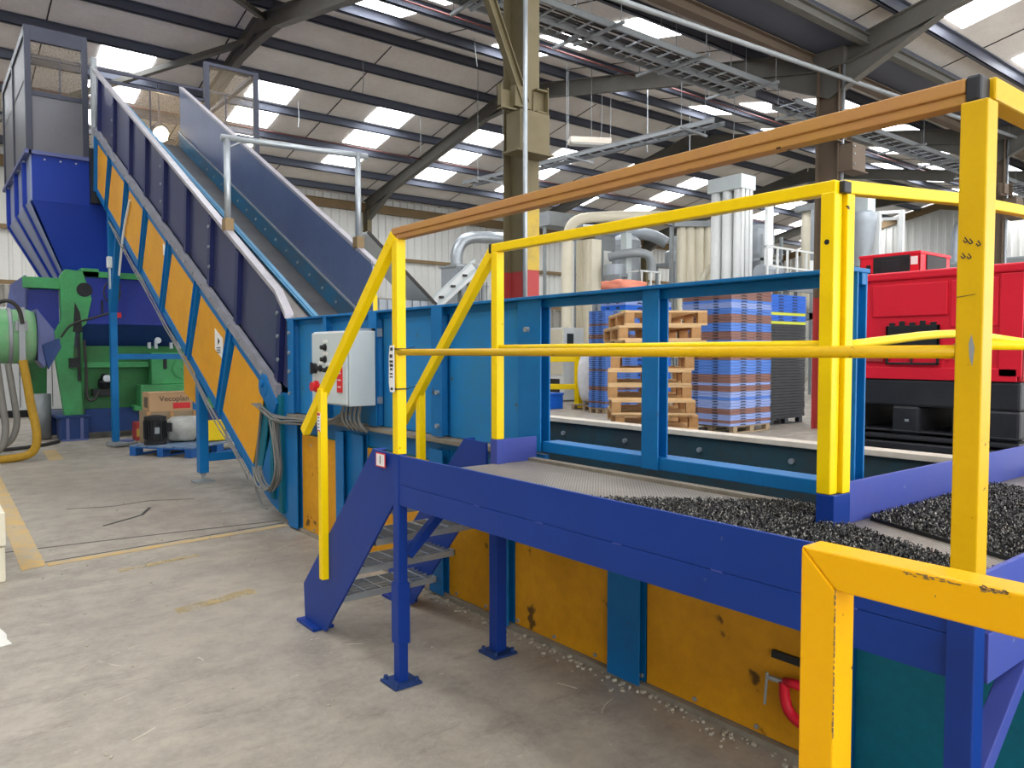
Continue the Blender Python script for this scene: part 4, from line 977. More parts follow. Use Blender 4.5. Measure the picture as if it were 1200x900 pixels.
m = MB(); m.box(1.70, 1.715, GY+.05, 20.25, 5.26, ZT-.05); m.build('side_sheet', 'hood', hd)
m = MB(); m.box(1.77, 2.57, GY-.004, GY, 6.32, ZT-.2); m.build('clear_screen', 'pane', hd)
m = MB(); m.box(2.67, 4.78, GY-.004, GY, 5.5, 6.75); m.build('clear_screen', 'pane', hd)
m = MB(); m.box(4.88, 5.78, GY-.004, GY, 6.18, ZT+.06); m.build('clear_screen', 'pane', hd)
m = MB()
for x in (2.22, 3.75, 5.2): m.box(x-.012, x+.012, GY-.012, GY+.004, 6.25 if x != 3.75 else 5.5, 6.75 if x == 3.75 else 6.95)
m.build('screen_mullion', 'hood_frame', hd)
m = MB(); m.box(2.66, 2.82, 15.98, GY-.02, 4.4, 5.4); m.build('seal_curtain', 'black', hd)
m = MB(); m.tube([(2.76, GY-.08, 7.1), (2.76, GY-.08, 5.3)], .06, 10); m.build('dust_hose', 'galv_dull', hd)
lp = thing('work_lamp', (4.26, 17.6, 6.3), 'lit warm work lamp glowing behind the dusty screen over the conveyor head', 'lamp')
m = MB(); m.lathe((4.26, 17.6, 6.3), [(.16, .0), (.18, .12), (.06, .26), (.03, .3)], 20, (0, .3, 1)); m.build('lamp_housing', 'hood_frame', lp)
m = MB(); m.lathe((4.26, 17.55, 6.30), [(.02, -.15), (.12, -.12), (.15, 0), (.12, .10), (.02, .13)], 16, (0, .3, 1)); m.build('lamp_bulb', 'lamp', lp, smooth=True)
m = MB(); m.cyl((4.26, 17.68, 6.6), (4.26, 17.68, 7.42), .02, n=6); m.bar((1.78, 17.68, 7.42), (5.78, 17.68, 7.44), .05, .05); m.build('lamp_drop', 'hood_frame', lp)

g = thing('granulator', (3.4, 17.0, 0), 'large green and blue granulator machine under the hopper', 'machine')
# green side frame: a thick plate with arms and a slot
def plate(poly, y0, y1, name, mat, parent=g, bev=.006): return MB().prism([(x, y0, z) for x, z in poly], (0, y1-y0, 0)).build(name, mat, parent, bev)
plate([(2.14, .47), (2.42, .47), (2.42, 1.05), (2.30, 1.55), (2.34, 2.0), (2.52, 2.15), (2.62, 2.62), (2.48, 3.12), (2.20, 3.14), (2.12, 3.02), (2.12, 2.2), (2.02, 2.0), (2.02, 1.5)], 15.95, 16.15, 'side_frame', 'green')
plate([(2.30, 2.0), (2.34, 2.55), (2.42, 2.36), (2.46, 2.02)], 15.94, 15.952, 'frame_slot', 'black')
plate([(2.42, .47), (2.46, .47), (2.46, 2.0), (2.42, 2.0)], 15.99, 16.15, 'frame_edge', 'green_dirty')
plate([(1.70, .55), (2.0, .35), (2.04, 1.9), (1.86, 2.0), (1.60, 1.5), (1.66, 1.0)], 17.2, 17.35, 'rear_frame', 'green_dirty')
plate([(1.42, 2.1), (2.1, 2.25), (2.1, 2.55), (1.6, 2.52)], 16.9, 17.1, 'rear_arm', 'green')
m = MB(); m.box(1.55, 2.15, 16.05, 16.4, 2.78, 2.98); m.build('frame_arm', 'green', g, .01)
m = MB(); m.prism([(1.60, 16.2, 2.05), (2.12, 16.2, 1.9), (2.12, 16.2, 2.80), (1.60, 16.2, 2.76)], (0, .9, 0)); m.build('inlet_box', 'machine_blue', g)
m = MB(); m.prism([(1.30, 16.45, 2.25), (1.58, 16.05, 2.05), (1.58, 16.05, 3.0), (1.40, 16.45, 2.85)], (.03, .03, 0)); m.build('inlet_shield', 'grey_blue', g)
# blue upper body and its sloping underside
m = MB(); m.box(2.46, 5.4, 16.0, 18.2, 2.15, 3.02); m.build('upper_body', 'machine_blue', g, .01)
m = MB(); m.prism([(2.46, 16.0, 2.15), (2.46, 16.4, 1.72), (2.46, 18.0, 1.72), (2.46, 18.0, 2.15)], (2.94, 0, 0)); m.build('upper_underside', 'base_blue', g)
m = MB(); m.box(2.46, 5.42, 15.96, 16.3, 3.02, 3.13); m.box(2.46, 2.75, 15.96, 18.2, 3.02, 3.18); m.build('top_rail', 'green', g, .006)
m = MB(); m.cyl((2.50, 15.93, 2.78), (2.50, 16.0, 2.78), .13, n=16); m.build('pivot_pin', 'black', g)
MB().box(3.02, 3.12, 15.985, 16.0, 2.28, 2.38).build('red_label', 'sign_red', g)
MB().box(2.78, 2.81, 15.97, 16.0, 2.35, 2.6).build('latch', 'black', g)
# lower green body
m = MB(); m.box(2.46, 5.4, 16.25, 18.1, .55, 1.75); m.build('lower_body', 'green_dirty', g, .01)
m = MB(); m.box(2.46, 3.6, 16.05, 16.3, 1.34, 1.44); m.build('body_lip', 'green', g, .006)
gb = MB().box(3.62, 4.75, 15.95, 16.6, 1.0, 1.62).build('gearbox', 'green', g, .015)
m = MB(); m.lathe((4.2, 15.95, 1.30), [(.20, 0), (.20, .02), (.17, .025), (.17, .015), (.03, .015), (.03, .035)], 28, (0, -1, 0)); m.build('round_cover', 'green', gb)
MB().box(3.84, 3.90, 15.93, 15.95, 1.3, 1.52).build('level_gauge', 'black', gb)
m = MB(); m.box(3.4, 4.9, 15.85, 16.6, .6, 1.0); m.box(3.3, 4.9, 15.9, 16.6, .5, .6); m.build('gearbox_plinth', 'green', g, .01)
m = MB(); m.lathe((2.84, 16.22, .98), [(.11, 0), (.11, .12), (.07, .15), (.07, .24)], 18, (0, -.5, 1)); m.box(2.62, 3.02, 16.05, 16.25, .80, .93); m.build('actuator', 'black', g)
m = MB(); m.lathe((2.86, 16.08, 1.12), [(.07, 0), (.07, .05), (.02, .07)], 14, (0, -1, .3)); m.build('actuator_cap', 'galv', g)
m = MB(); m.tube([(2.47, 15.92, 1.85), (2.5, 15.9, 1.2), (2.48, 15.9, .75), (2.62, 15.95, .72), (2.7, 16.0, .9)], .025, 6, 2); m.tube([(2.1, 15.9, 1.9), (2.25, 15.85, 2.15), (2.6, 15.9, 2.25), (3.0, 15.85, 2.4), (3.05, 15.7, 2.9)], .02, 6, 2)
m.tube([(2.95+.14*math.cos(a), 15.9, 2.75+.14*math.sin(a)*1.5) for a in [2*math.pi*k/16 for k in range(17)]], .014, 6)
m.build('hydraulic_hose', 'cable_dark', g)
m = MB(); m.box(2.22, 2.36, 15.86, 15.95, 1.35, 1.52); m.box(2.36, 2.4, 15.88, 15.94, 1.1, 1.9); m.build('valve_block', 'black', g)
m = MB()
for j, x in enumerate((3.6, 3.72, 4.0, 4.15)): m.cyl((x, 16.0, 1.7), (x, 16.0, 1.82+.03*(j % 2)), .035, n=8)
m.lathe((3.75, 15.98, 1.86), [(.06, 0), (.06, .04)], 16, (0, -1, 0)); m.build('gauge', 'galv', g)
m = MB(); m.box(2.06, 2.52, 15.92, 16.4, .02, .44); m.box(2.0, 2.56, 15.9, 17.8, .42, .47); m.box(2.06, 2.52, 17.2, 17.7, .02, .44); m.build('foot_pedestal', 'base_blue', g, .008)
m = MB(); m.box(2.5, 5.4, 16.1, 16.25, .12, .56); m.box(5.2, 5.4, 16.1, 18, .02, .45); m.build('base_beam', 'base_blue', g)
m = MB(); m.box(2.15, 2.20, 15.90, 15.93, .03, .42); m.box(2.38, 2.43, 15.90, 15.93, .03, .42); m.box(2.08, 2.5, 15.88, 15.94, .0, .03); m.build('pedestal_rib', 'grey_blue', g)
m = MB(); m.cyl((1.86, 16.6, .02), (1.86, 16.6, .85), .15, n=16); m.build('ram_cylinder', 'galv_dull', g, smooth=True)
# small switch box and hose on the conveyor support
sw = thing('limit_switch', (2.94, 15.0, 3.0), 'small white limit switch box on the rear conveyor leg', 'switch')
MB().box(2.72, 2.80, 15.0, 15.1, 3.12, 3.32).build('switch_box', 'white', sw, .01)
MB().cyl((2.76, 15.04, 2.75), (2.76, 15.04, 3.12), .02, n=8).build('switch_stem', 'galv', sw)

# drum
d = thing('rotary_drum', (.6, 14.0, 0), 'green horizontal drum with a blue discharge chute at the hall side', 'drum')
m = MB(); m.lathe((-.9, 14.0, 1.87), [(.36, 0), (.42, .03), (.42, 2.3), (.39, 2.38)], 36, (1, 0, 0)); m.build('drum_shell', 'drum', d, smooth=True)
m = MB()
for x in (1.12, 1.26): m.lathe((x, 14.0, 1.87), [(.425, 0), (.44, .01), (.44, .05), (.425, .06)], 36, (1, 0, 0))
m.build('drum_band', 'galv_dull', d)
m = MB(); m.prism([(1.50, 13.75, 2.30), (1.72, 13.72, 1.98), (1.74, 13.72, 1.72), (1.58, 13.70, 1.38), (1.50, 13.72, 1.5)], (0, .6, 0)); m.build('discharge_chute', 'grey_blue', d, .008)
m = MB(); m.prism([(1.55, 13.68, 1.74), (1.78, 13.62, 1.85), (1.80, 13.6, 1.70), (1.62, 13.6, 1.36)], (0, .1, 0)); m.build('chute_flap', 'base_blue', d, .006)
m = MB()
for x in (-.7, .5): m.box(x-.08, x+.08, 13.7, 14.3, .0, 1.5)
m.build('drum_support', 'base_blue', d)
m = MB(); m.box(1.20, 1.36, 13.55, 13.62, 1.95, 2.10); m.box(1.24, 1.32, 13.5, 13.56, 1.4, 2.3); m.build('hose_manifold', 'galv_dull', d)
def hose(name, pts, r_, mat, label):
    return tag(MB().tube(pts, r_, 10, 3).build(name, mat, smooth=True, loc=pts[-1]), label, 'hose')
hose('hydraulic_hose', [(1.28, 13.5, 1.5), (1.32, 13.45, 1.2), (1.36, 13.4, .8), (1.42, 13.3, .45), (1.40, 13.3, .15), (1.2, 13.35, .05), (.4, 13.4, .045)], .06, 'hose_yellow', 'hydraulic hose in a yellow sleeve hanging from the green drum')
hose('hydraulic_hose', [(.95, 13.5, 1.5), (1.0, 13.45, .9), (1.05, 13.4, .45), (.95, 13.4, .12), (.4, 13.45, .06)], .05, 'cable', 'grey hydraulic hose hanging beside the yellow sleeved one')
hose('hydraulic_hose', [(1.10, 13.6, 1.45), (1.16, 13.5, .9), (1.2, 13.5, .5), (1.05, 13.5, .2), (.3, 13.6, .06)], .045, 'cable', 'second grey hydraulic hose looping to the floor under the drum')
hose('hydraulic_hose', [(.9, 13.6, 2.30), (1.1, 13.5, 2.42), (1.25, 13.5, 2.3), (1.29, 13.5, 2.05)], .03, 'cable_dark', 'short dark hose arching over the green drum')
hose('floor_cable', [(2.0, 15.7, .03), (1.7, 15.2, .03), (1.0, 14.8, .03), (.2, 14.9, .03)], .03, 'cable_dark', 'dark cable lying on the floor before the machine foot')

# white cabinet behind the drum
c = thing('wall_cabinet', (2.2, 22.8, 0), 'white cabinet on a dark plinth behind the green drum', 'cabinet')
MB().box(1.55, 3.5, 22.5, 23.2, .18, 2.75).build('cabinet_body', 'white', c, .01)
MB().box(1.6, 3.45, 22.55, 23.15, .0, .18).build('plinth', 'black', c)
m = MB(); m.box(2.05, 2.062, 22.485, 22.5, .25, 2.7); m.box(2.75, 2.762, 22.485, 22.5, .25, 2.7); m.build('door_gap', 'cable_dark', c)
m = MB(); m.box(2.1, 2.14, 22.46, 22.5, 1.0, 1.2); m.build('handle', 'black', c)

# ================================================================== pallets
def make_pallet(name, L, W, top, mid, bot, label, cat, group=None, boards=7, bx=.07, by=.05):
    r = thing(name, (0, 0, 0), label, cat, group)
    m = MB(); bw = W/boards*.78
    for k in range(boards):
        y = -W/2 + bw/2 + k*(W-bw)/(boards-1); m.box(-L/2, L/2, y-bw/2, y+bw/2, .122, .144)
    m.build('top_boards', top, r)
    m = MB()
    for x in (-L/2+bx, 0, L/2-bx): m.box(x-bx, x+bx, -W/2, W/2, .106, .124)
    m.build('cross_boards', mid, r)
    b0 = None
    for x in (-L/2+bx, 0, L/2-bx):
        for y in (-W/2+by, 0, W/2-by):
            if b0 is None:
                b0 = MB().box(-bx, bx, -by, by, .02, .106).build('block', mid, r); b0.location = (x, y, 0)
            else:
                b = b0.copy(); COL.objects.link(b); b.parent = r; b.location = (x, y, 0)
    m = MB()
    for y in (-W/2+by, 0, W/2-by): m.box(-L/2, L/2, y-by, y+by, 0, .02)
    m.build('bottom_boards', bot, r)
    return r
p = make_pallet('blue_pallet', 1.2, 1.0, 'blue_wood_top', 'blue_wood', 'blue_wood', 'blue wooden pallet carrying the black motor under the rising conveyor', 'pallet')
p.location = (3.52, 13.0, .003); p.rotation_euler = (0, 0, .62); p.scale = (1.15, 1.15, 1.15)
mo = thing('electric_motor', (3.2, 13.0, .17), 'black finned electric motor standing on end on the blue pallet', 'motor')
MX_, MY_ = 2.98, 12.95
m = MB(); m.lathe((MX_, MY_, .17), [(.17, 0), (.17, .06), (.155, .07), (.155, .38), (.165, .39), (.165, .44), (.06, .46)], 28); m.build('motor_body', 'black', mo)
m = MB()
for k in range(24):
    a = 2*math.pi*k/24; m.cbox((MX_+.16*math.cos(a), MY_+.16*math.sin(a), .40), .03, .008, .28, a)
m.build('cooling_fins', 'black_plastic', mo)
MB().box(MX_-.05, MX_+.02, MY_-.185, MY_-.175, .35, .45).build('rating_plate', 'galv', mo)
m = MB(); m.box(MX_+.1, MX_+.24, MY_-.06, MY_+.06, .36, .5); m.build('terminal_box', 'black', mo, .01)
def blob(c, sx, sy, sz, seed, nu=24, nv=14, amp=.12, flatb=True):
    rr = random.Random(seed); m = MB(); ph = [rr.uniform(0, 6) for _ in range(8)]; vs_ = []
    for j in range(nv+1):
        t = math.pi*j/nv
        for i in range(nu):
            a = 2*math.pi*i/nu
            q = 1+amp*(math.sin(3*a+ph[0]+2*t)*.5+math.sin(5*a+ph[1]-3*t)*.35+math.sin(9*a+ph[2]+5*t)*.25+math.sin(7*t+ph[3])*.3)
            e = .7
            cx = math.copysign(abs(math.cos(a))**e, math.cos(a)); sy_ = math.copysign(abs(math.sin(a))**e, math.sin(a)); st = math.sin(t)**e; ct = math.copysign(abs(math.cos(t))**e, math.cos(t))
            z = sz*ct*q
            vs_.append((c[0]+sx*st*cx*q, c[1]+sy*st*sy_*q, c[2]+max(z, -sz) if flatb else c[2]+z))
    fs = [(j*nu+i, j*nu+(i+1) % nu, (j+1)*nu+(i+1) % nu, (j+1)*nu+i) for j in range(nv) for i in range(nu)]
    m.add(vs_, fs); return m
tag(blob((3.45, 13.12, .37), .30, .22, .20, 3).build('wrapped_bundle', 'plastic_wrap', smooth=True, loc=(3.45, 13.12, .17)), 'grey plastic-wrapped bundle lying on the blue pallet beside the motor', 'bundle')
cb = thing('cardboard_box', (3.55, 14.0, .4), 'brown cardboard box with a red printed patch behind the wrapped bundle', 'box')
MB().box(3.10, 3.80, 13.85, 14.35, .62, .93).build('carton', 'card', cb, .006)
m = MB(); m.box(3.10, 3.80, 13.84, 14.36, .925, .94); m.box(3.44, 3.46, 13.845, 14.36, .93, .945); m.build('lid_flaps', 'card', cb)
m = MB(); m.box(3.48, 3.76, 13.846, 13.85, .66, .76); m.build('red_print', 'sign_red', cb)
text('Vecoplan', (3.50, 13.845, .83), .13, MY, 'ink', cb)
m = MB(); m.box(3.095, 3.10, 13.95, 14.2, .68, .86); m.build('side_print', 'brown_col', cb)
ws = thing('wooden_crate', (3.45, 14.1, 0), 'low plain wooden crate carrying the cardboard box', 'crate')
MB().box(3.05, 3.85, 13.83, 14.37, .06, .62).build('crate_body', 'wood_old', ws, .006)
m = MB()
for x in (3.08, 3.45, 3.82): m.box(x-.03, x+.03, 13.81, 13.83, .06, .62)
m.box(3.05, 3.85, 13.9, 14.0, 0, .06); m.box(3.05, 3.85, 14.2, 14.3, 0, .06); m.build('crate_batten', 'wood_b', ws)
yb = thing('yellow_bin', (4.0, 12.9, .17), 'bright yellow plastic bin on the blue pallet behind the conveyor leg', 'bin')
m = MB(); m.box(3.72, 4.02, 12.75, 12.77, .175, .5); m.box(3.72, 4.02, 13.0, 13.02, .175, .5); m.box(3.72, 3.74, 12.75, 13.02, .175, .5); m.box(4.0, 4.02, 12.75, 13.02, .175, .5); m.box(3.72, 4.02, 12.75, 13.02, .175, .19); m.build('bin_body', 'yellow_plastic', yb, .004)
m = MB(); m.box(3.70, 4.04, 12.73, 13.04, .47, .50); m.build('bin_rim', 'yellow_plastic', yb, .004)
# small red and yellow canister and a loose plate by the machine
cn = thing('oil_canister', (2.95, 15.3, 0), 'small red canister with yellow label beside the rear conveyor leg', 'canister')
MB().box(3.16, 3.42, 15.2, 15.5, .0, .34).build('canister_body', 'red_band', cn, .03)
MB().box(3.18, 3.30, 15.19, 15.2, .08, .22).build('canister_label', 'yellow_band', cn)
MB().cyl((3.3, 15.35, .34), (3.3, 15.35, .40), .04, n=10).build('canister_cap', 'black', cn)
fp = thing('floor_plate', (2.85, 14.6, 0), 'flat grey steel plate lying on the floor by the blue pallet', 'plate')
MB().cbox((2.80, 14.5, .04), .42, .3, .05, .3).build('plate', 'galv_dull', fp, .01)
MB().cbox((2.9, 14.6, .08), .12, .2, .04, .5).build('fitting', 'grey_blue', fp, .01)
bx = thing('cream_bin', (.25, 6.9, 0), 'cream panelled bin just inside the picture edge on the open floor', 'bin')
MB().box(-.25, .47, 6.38, 7.4, .0, .25).build('bin_base', 'cream', bx, .01)
MB().box(-.25, .475, 6.36, 7.42, .26, .5).build('bin_upper', 'cream', bx, .01)
# ================================================================== stacks beyond the conveyor
ANG = math.radians(7.0)
# wooden pallets, stacked a little askew
base_c = V((6.05, 5.35, 0))
proto = make_pallet('wooden_pallet', .8, 1.2, 'wood', 'wood_b', 'wood', 'x', 'pallet', 'stack of wooden pallets beyond the conveyor', 6, .045, .045)
rr = random.Random(21)
NP = 14
for k in range(NP):
    z = .145*k + .002
    lean = (k-6)*.004 if k > 5 else 0
    o = proto if k == 0 else dup(proto, (0, 0, 0))
    rz = -math.radians(45) + rr.uniform(-.06, .06) + (.16 if k >= 11 else 0)
    cx, cy = base_c.x + rr.uniform(-.03, .03) + (.05 if k >= 11 else 0), base_c.y + rr.uniform(-.03, .03) + lean
    o.location = (cx, cy, z); o.rotation_euler = (0, 0, rz)
    if k == NP-1: lb = 'topmost wooden pallet of the tall leaning stack'
    elif k == 0: lb = 'lowest wooden pallet of the tall leaning stack, standing on the floor'
    else: lb = 'wooden pallet, %s from the top of the tall leaning stack' % ordinal(NP-k)
    o['label'] = lb

def crate_layer(name, X, Y, H, mat, label, group, slots=True, cat='crate'):
    """one folded crate seen as a shallow tray: rim, body and hand slots"""
    m = MB(); m.box(-X/2, X/2, -Y/2, Y/2, .004, H*.72); m.box(-X/2-.006, X/2+.006, -Y/2-.006, Y/2+.006, H*.72, H-.002)
    m.cur = 1
    if slots:
        for fx in (-.2, .18):
            c = fx*X
            for i in range(5):
                a = -1+.5*i; m.box(c+a*.07-.018, c+a*.07+.018, -Y/2-.012, -Y/2+.01, H*.35-(a*a)*H*.12, H*.62-(a*a)*H*.12)
        for fy in (-.2, .2):
            m.box(-X/2-.012, -X/2+.01, fy*Y-.06, fy*Y+.06, H*.35, H*.6)
    o = m.build(name, mat, extra=('black',))
    return tag(o, label, cat, group)
def stack(protos, seq, x, y, z0, h, rz, what, group, jit=.008):
    rr = random.Random(len(seq)); n = len(seq); used = set()
    for k, key in enumerate(seq):
        src = protos[key]
        if key in used: o = dup(src, (0, 0, 0))
        else: o = src; used.add(key)
        o.location = (x+rr.uniform(-jit, jit), y+rr.uniform(-jit, jit), z0+k*h); o.rotation_euler = (0, 0, rz)
        cname = {'b': 'blue', 'l': 'pale blue', 'n': 'brown', 'k': 'black', 'y': 'yellow-rimmed', 'u': 'bright blue', 'g': 'lime green'}[key[0]]
        pos = 'topmost' if k == n-1 else 'lowest' if k == 0 else ordinal(k+1)+' from the bottom'
        o['label'] = '%s folded crate, %s of %s' % (cname, pos, what)
        o['group'] = group
HL = .0575
pr = {k: crate_layer('folded_crate', 1.42, 1.2, HL, mt, 'x', '') for k, mt in (('b', 'blue_crate'), ('l', 'lilac'), ('n', 'brown_crate'))}
seq = 'lnllnnlllbllnnlnnnbbbbbnnnnnbbnnnbbbnnnbbllbnnnn'
RB = .02
X1, Y1 = 12.68+.71, 9.15+.6
wp = make_pallet('wooden_pallet', 1.3, 1.15, 'wood_old', 'wood_old', 'wood_old', 'grey weathered pallet under the tall blue and brown crate stack', 'pallet')
wp.location = (X1+.06, Y1-.02, .002); wp.rotation_euler = (0, 0, RB)
stack(pr, seq, X1, Y1, .148, HL, RB, 'the tall blue and brown stack', 'folded crates in the blue and brown stack')
pk = {'k': crate_layer('folded_crate', 1.45, 1.1, .066, 'black_plastic', 'x', '', False), 'y': crate_layer('folded_crate', 1.45, 1.1, .066, 'lime', 'x', '', False), 'u': crate_layer('folded_crate', 1.45, 1.1, .066, 'blue_bright', 'x', '', True)}
X2, Y2 = 14.86+.72, 9.62+.62
wp = make_pallet('plastic_pallet', 1.3, 1.1, 'black_plastic', 'black_plastic', 'black_plastic', 'black pallet under the stack of black crates', 'pallet')
wp.location = (X2, Y2, .002); wp.rotation_euler = (0, 0, .0)
stack(pk, 'k'*32+'yu'+'uy'+'uuuuuu', X2, Y2, .148, .066, 0, 'the black and blue stack', 'folded crates in the black and blue stack')
pl = {k: crate_layer('folded_crate', 1.25, .62, HL, mt, 'x', '') for k, mt in (('b', 'blue_crate'), ('n', 'brown_crate'))}
X3, Y3 = 14.35+.62, 14.25+.31
wp = make_pallet('wooden_pallet', 1.25, .62, 'wood_old', 'wood_old', 'wood_old', 'weathered pallet under the mostly blue crate stack behind the wooden pallets', 'pallet')
wp.location = (X3, Y3, .002)
stack(pl, 'bbnbbbbbnnbbbbbbbnbbbbbbbnnbbbbbnnbbbbnbbbbbbb'[:45], X3, Y3, .148, HL, 0, 'the mostly blue stack behind the pallets', 'folded crates in the mostly blue stack')
pg = {k: crate_layer('folded_crate', 2.0, 1.0, .15, mt, 'x', '') for k, mt in (('u', 'blue_bright'), ('g', 'lime'), ('l', 'lilac'))}
X4, Y4 = 17.1, 15.7
wp = make_pallet('wooden_pallet', 2.0, 1.0, 'wood_old', 'wood_old', 'wood_old', 'weathered pallet under the bright blue and lime crate stack', 'pallet')
wp.location = (X4, Y4, .002)
stack(pg, 'u'*17+'gul', X4, Y4, .148, .15, 0, 'the bright blue and lime stack', 'folded crates in the bright blue and lime stack')

# red pallet boxes
def pallet_box(name, label, x0, y0, z0, X, Y, H, wall='red'):
    r = thing(name, (x0, y0, z0), label, 'pallet box')
    hb = H*.36; t = .05
    def b(m, xa, xb, ya, yb, za, zb): m.box(x0+xa, x0+xb, y0+ya, y0+yb, z0+za, z0+zb)
    # black base with fork openings on the two near faces
    m = MB(); b(m, .0, X, 0, Y, hb*.55, hb)
    for ya, yb in ((0, .385), (.585, .76), (.985, Y)): b(m, .0, X, ya, yb, .03, hb*.56)
    b(m, 0, X, 0, Y, 0, .035)
    m.build('pallet_base', 'black_plastic', r, .018)
    m = MB(); b(m, -.015, X+.015, -.015, Y+.015, .0, .02); b(m, -.02, X+.02, -.02, Y+.02, .05, .062); m.build('base_skid', 'black_plastic', r, .004)
    m = MB()
    for y in (.3, .66, Y-.08): b(m, -.006, .0, y-.012, y+.012, hb*.3, hb*.34)
    b(m, .02, .025, .2, .32, .05, .2); m.build('base_pin', 'galv_dull', r)
    m = MB(); b(m, 0, t, 0, Y, hb, H); b(m, X-t, X, 0, Y, hb, H); b(m, 0, X, 0, t, hb, H); b(m, 0, X, Y-t, Y, hb, H); b(m, t, X-t, t, Y-t, H-.16, H-.12)
    m.build('box_wall', wall, r, .015)
    m = MB(); b(m, -.018, X+.018, -.018, Y+.018, H-.055, H-.0); m.build('box_rim', wall, r, .012)
    m = MB(); b(m, -.014, 0, .42, .90, hb+.42, H-.085); b(m, -.012, 0, -.005, .12, hb+.03, H-.06); b(m, -.012, 0, Y-.12, Y, hb+.03, H-.06); b(m, -.012, 0, .02, Y-.02, hb, hb+.08); b(m, -.008, .0, .13, .40, hb+.34, H-.08)
    m.build('wall_panel', wall, r, .006)
    m = MB()
    for y in (.24, .42, .66, .9): m.lathe((x0-.001, y0+y, z0+hb+.14), [(.014, 0), (.014, .008)], 10, (-1, 0, 0))
    m.build('rivet', wall, r)
    f = MB(); ya, yb, za, zb = .46, .80, H-.36, H-.62
    b(f, -.026, -.01, ya, yb, za-.13, za); b(f, -.026, -.01, ya, ya+.015, zb, za); b(f, -.026, -.01, yb-.015, yb, zb, za); b(f, -.026, -.01, ya, yb, zb, zb+.015); b(f, -.024, -.012, (ya+yb)/2-.006, (ya+yb)/2+.006, zb, za)
    for i in range(5): b(f, -.026, -.012, ya+.02+i*.066, ya+.055+i*.066, za, za+.02+.01*(i % 2))
    f.build('drop_latch', 'black', r, .003)
    for q_ in ((.20, .34), (Y-.30, Y-.16)): m = MB(); b(m, -.02, -.012, *q_, H-.60, H-.50); m.build('grip_recess', 'red_band' if wall == 'red' else 'black', r)
    m = MB(); b(m, -.004, .0, .295, .325, hb*.55, hb*.72); m.build('small_label', 'paper', r)
    return r
PBX, PBY = 5.2, 1.685
for k, lb in enumerate(('black pallet box on the floor beneath the red one', 'red pallet box with black base and black drop latch behind the bridge')):
    pallet_box('pallet_box', lb, PBX, PBY-(0 if k else .02), .002 if k == 0 else 1.04, 1.2, 1.12, 1.02 if k == 0 else 1.12, 'red' if k else 'black_plastic')
r = thing('storage_crate', (5.6, 2.58, 2.045), 'small red and black crate standing on the big red pallet box', 'crate')
z0 = 2.045; a, b_, c, d_ = 5.4, 5.87, 2.37, 2.79
m = MB(); m.box(a, a+.012, c, d_, z0, z0+.265); m.box(b_-.012, b_, c, d_, z0, z0+.265); m.box(a, b_, c, c+.012, z0, z0+.265); m.box(a, b_, d_-.012, d_, z0, z0+.265); m.box(a, b_, c, d_, z0, z0+.012); m.build('crate_body', 'red', r, .004)
MB().box(a-.008, a, 2.435, 2.69, z0+.02, z0+.25).build('black_panel', 'black', r, .004); MB().box(a+.09, b_-.07, c-.008, c, z0+.02, z0+.25).build('black_panel', 'black', r, .004)
for q_ in ((c+.066, c+.085), (d_-.08, d_-.05)): MB().box(a-.006, a, q_[0], q_[1], z0+.13, z0+.2).build('grip_hole', 'black', r)
m = MB(); m.box(a-.011, a-.008, 2.50, 2.63, z0+.13, z0+.22); m.build('emblem_field', 'black_plastic', r, .02)
m = MB(); m.box(a-.007, a-.002, 2.385, 2.43, z0+.18, z0+.235); m.build('white_label', 'paper', r)
m = MB(); m.box(a-.006, b_+.006, c-.006, d_+.006, z0+.25, z0+.272); m.build('crate_rim', 'red', r, .004)

# ------------------------------------------------------------------ things on the far floor
r = thing('switch_cabinet', (16.8, 18.6, 0), 'cream electrical cabinet with a dark screen seen through the side opening', 'cabinet')
MB().box(16.8, 17.7, 18.6, 20.3, .05, 2.45).build('cabinet_body', 'white', r, .01)
m = MB(); m.box(16.78, 16.8, 18.64, 19.42, .9, 2.4); m.box(16.78, 16.8, 19.46, 20.26, .9, 2.4); m.build('door', 'cream', r, .006)
m = MB(); m.box(16.79, 16.80, 18.8, 20.1, .12, .75); m.build('dark_vent', 'cable_dark', r)
m = MB(); m.box(16.94, 17.22, 18.585, 18.6, 1.78, 2.25); m.build('screen', 'glass', r)
m = MB(); m.box(16.76, 16.78, 19.9, 19.95, 1.3, 1.75); m.build('door_handle', 'galv', r)
m = MB(); m.prism([(16.775, 19.12, 1.52), (16.775, 18.9, 1.52), (16.775, 19.01, 1.72)], (.003, 0, 0)); m.build('warning_sign', 'orange', r)
m = MB(); m.box(16.775, 16.78, 19.55, 19.85, 1.35, 1.7); m.build('paper_notice', 'paper', r)
MB().prism([(16.775, 19.7, 2.12), (16.775, 19.5, 2.12), (16.775, 19.6, 2.28)], (.003, 0, 0)).build('warning_sign', 'orange', r)
r = thing('floor_barrier', (15.0, 17.0, 0), 'yellow floor barrier in front of the cream electrical cabinet', 'barrier')
bx0, by0 = 15.35, 16.35; bx1, by1 = 13.2, 18.3
m = MB(); m.box(bx0-.09, bx0+.09, by0-.09, by0+.09, 0, 1.6); m.build('barrier_post', 'rail', r, .01)
m = MB(); m.box(bx1-.09, bx1+.09, by1-.09, by1+.09, 0, 1.6); m.build('barrier_post', 'rail', r, .01)
for z in (.62, 1.45): m = MB(); m.bar((bx0, by0, z), (bx1, by1, z), .08, .16 if z < 1 else .2); m.build('barrier_rail', 'rail', r, .01)
wp = make_pallet('wooden_pallet', 1.0, 1.0, 'wood_old', 'wood_old', 'wood_old', 'small dark pallet under the white bulk bag', 'pallet')
wp.location = (15.3, 15.55, .002)
r = thing('bulk_bag', (15.3, 15.55, .15), 'white woven bulk bag slumped on a pallet beside the yellow barrier', 'bag')
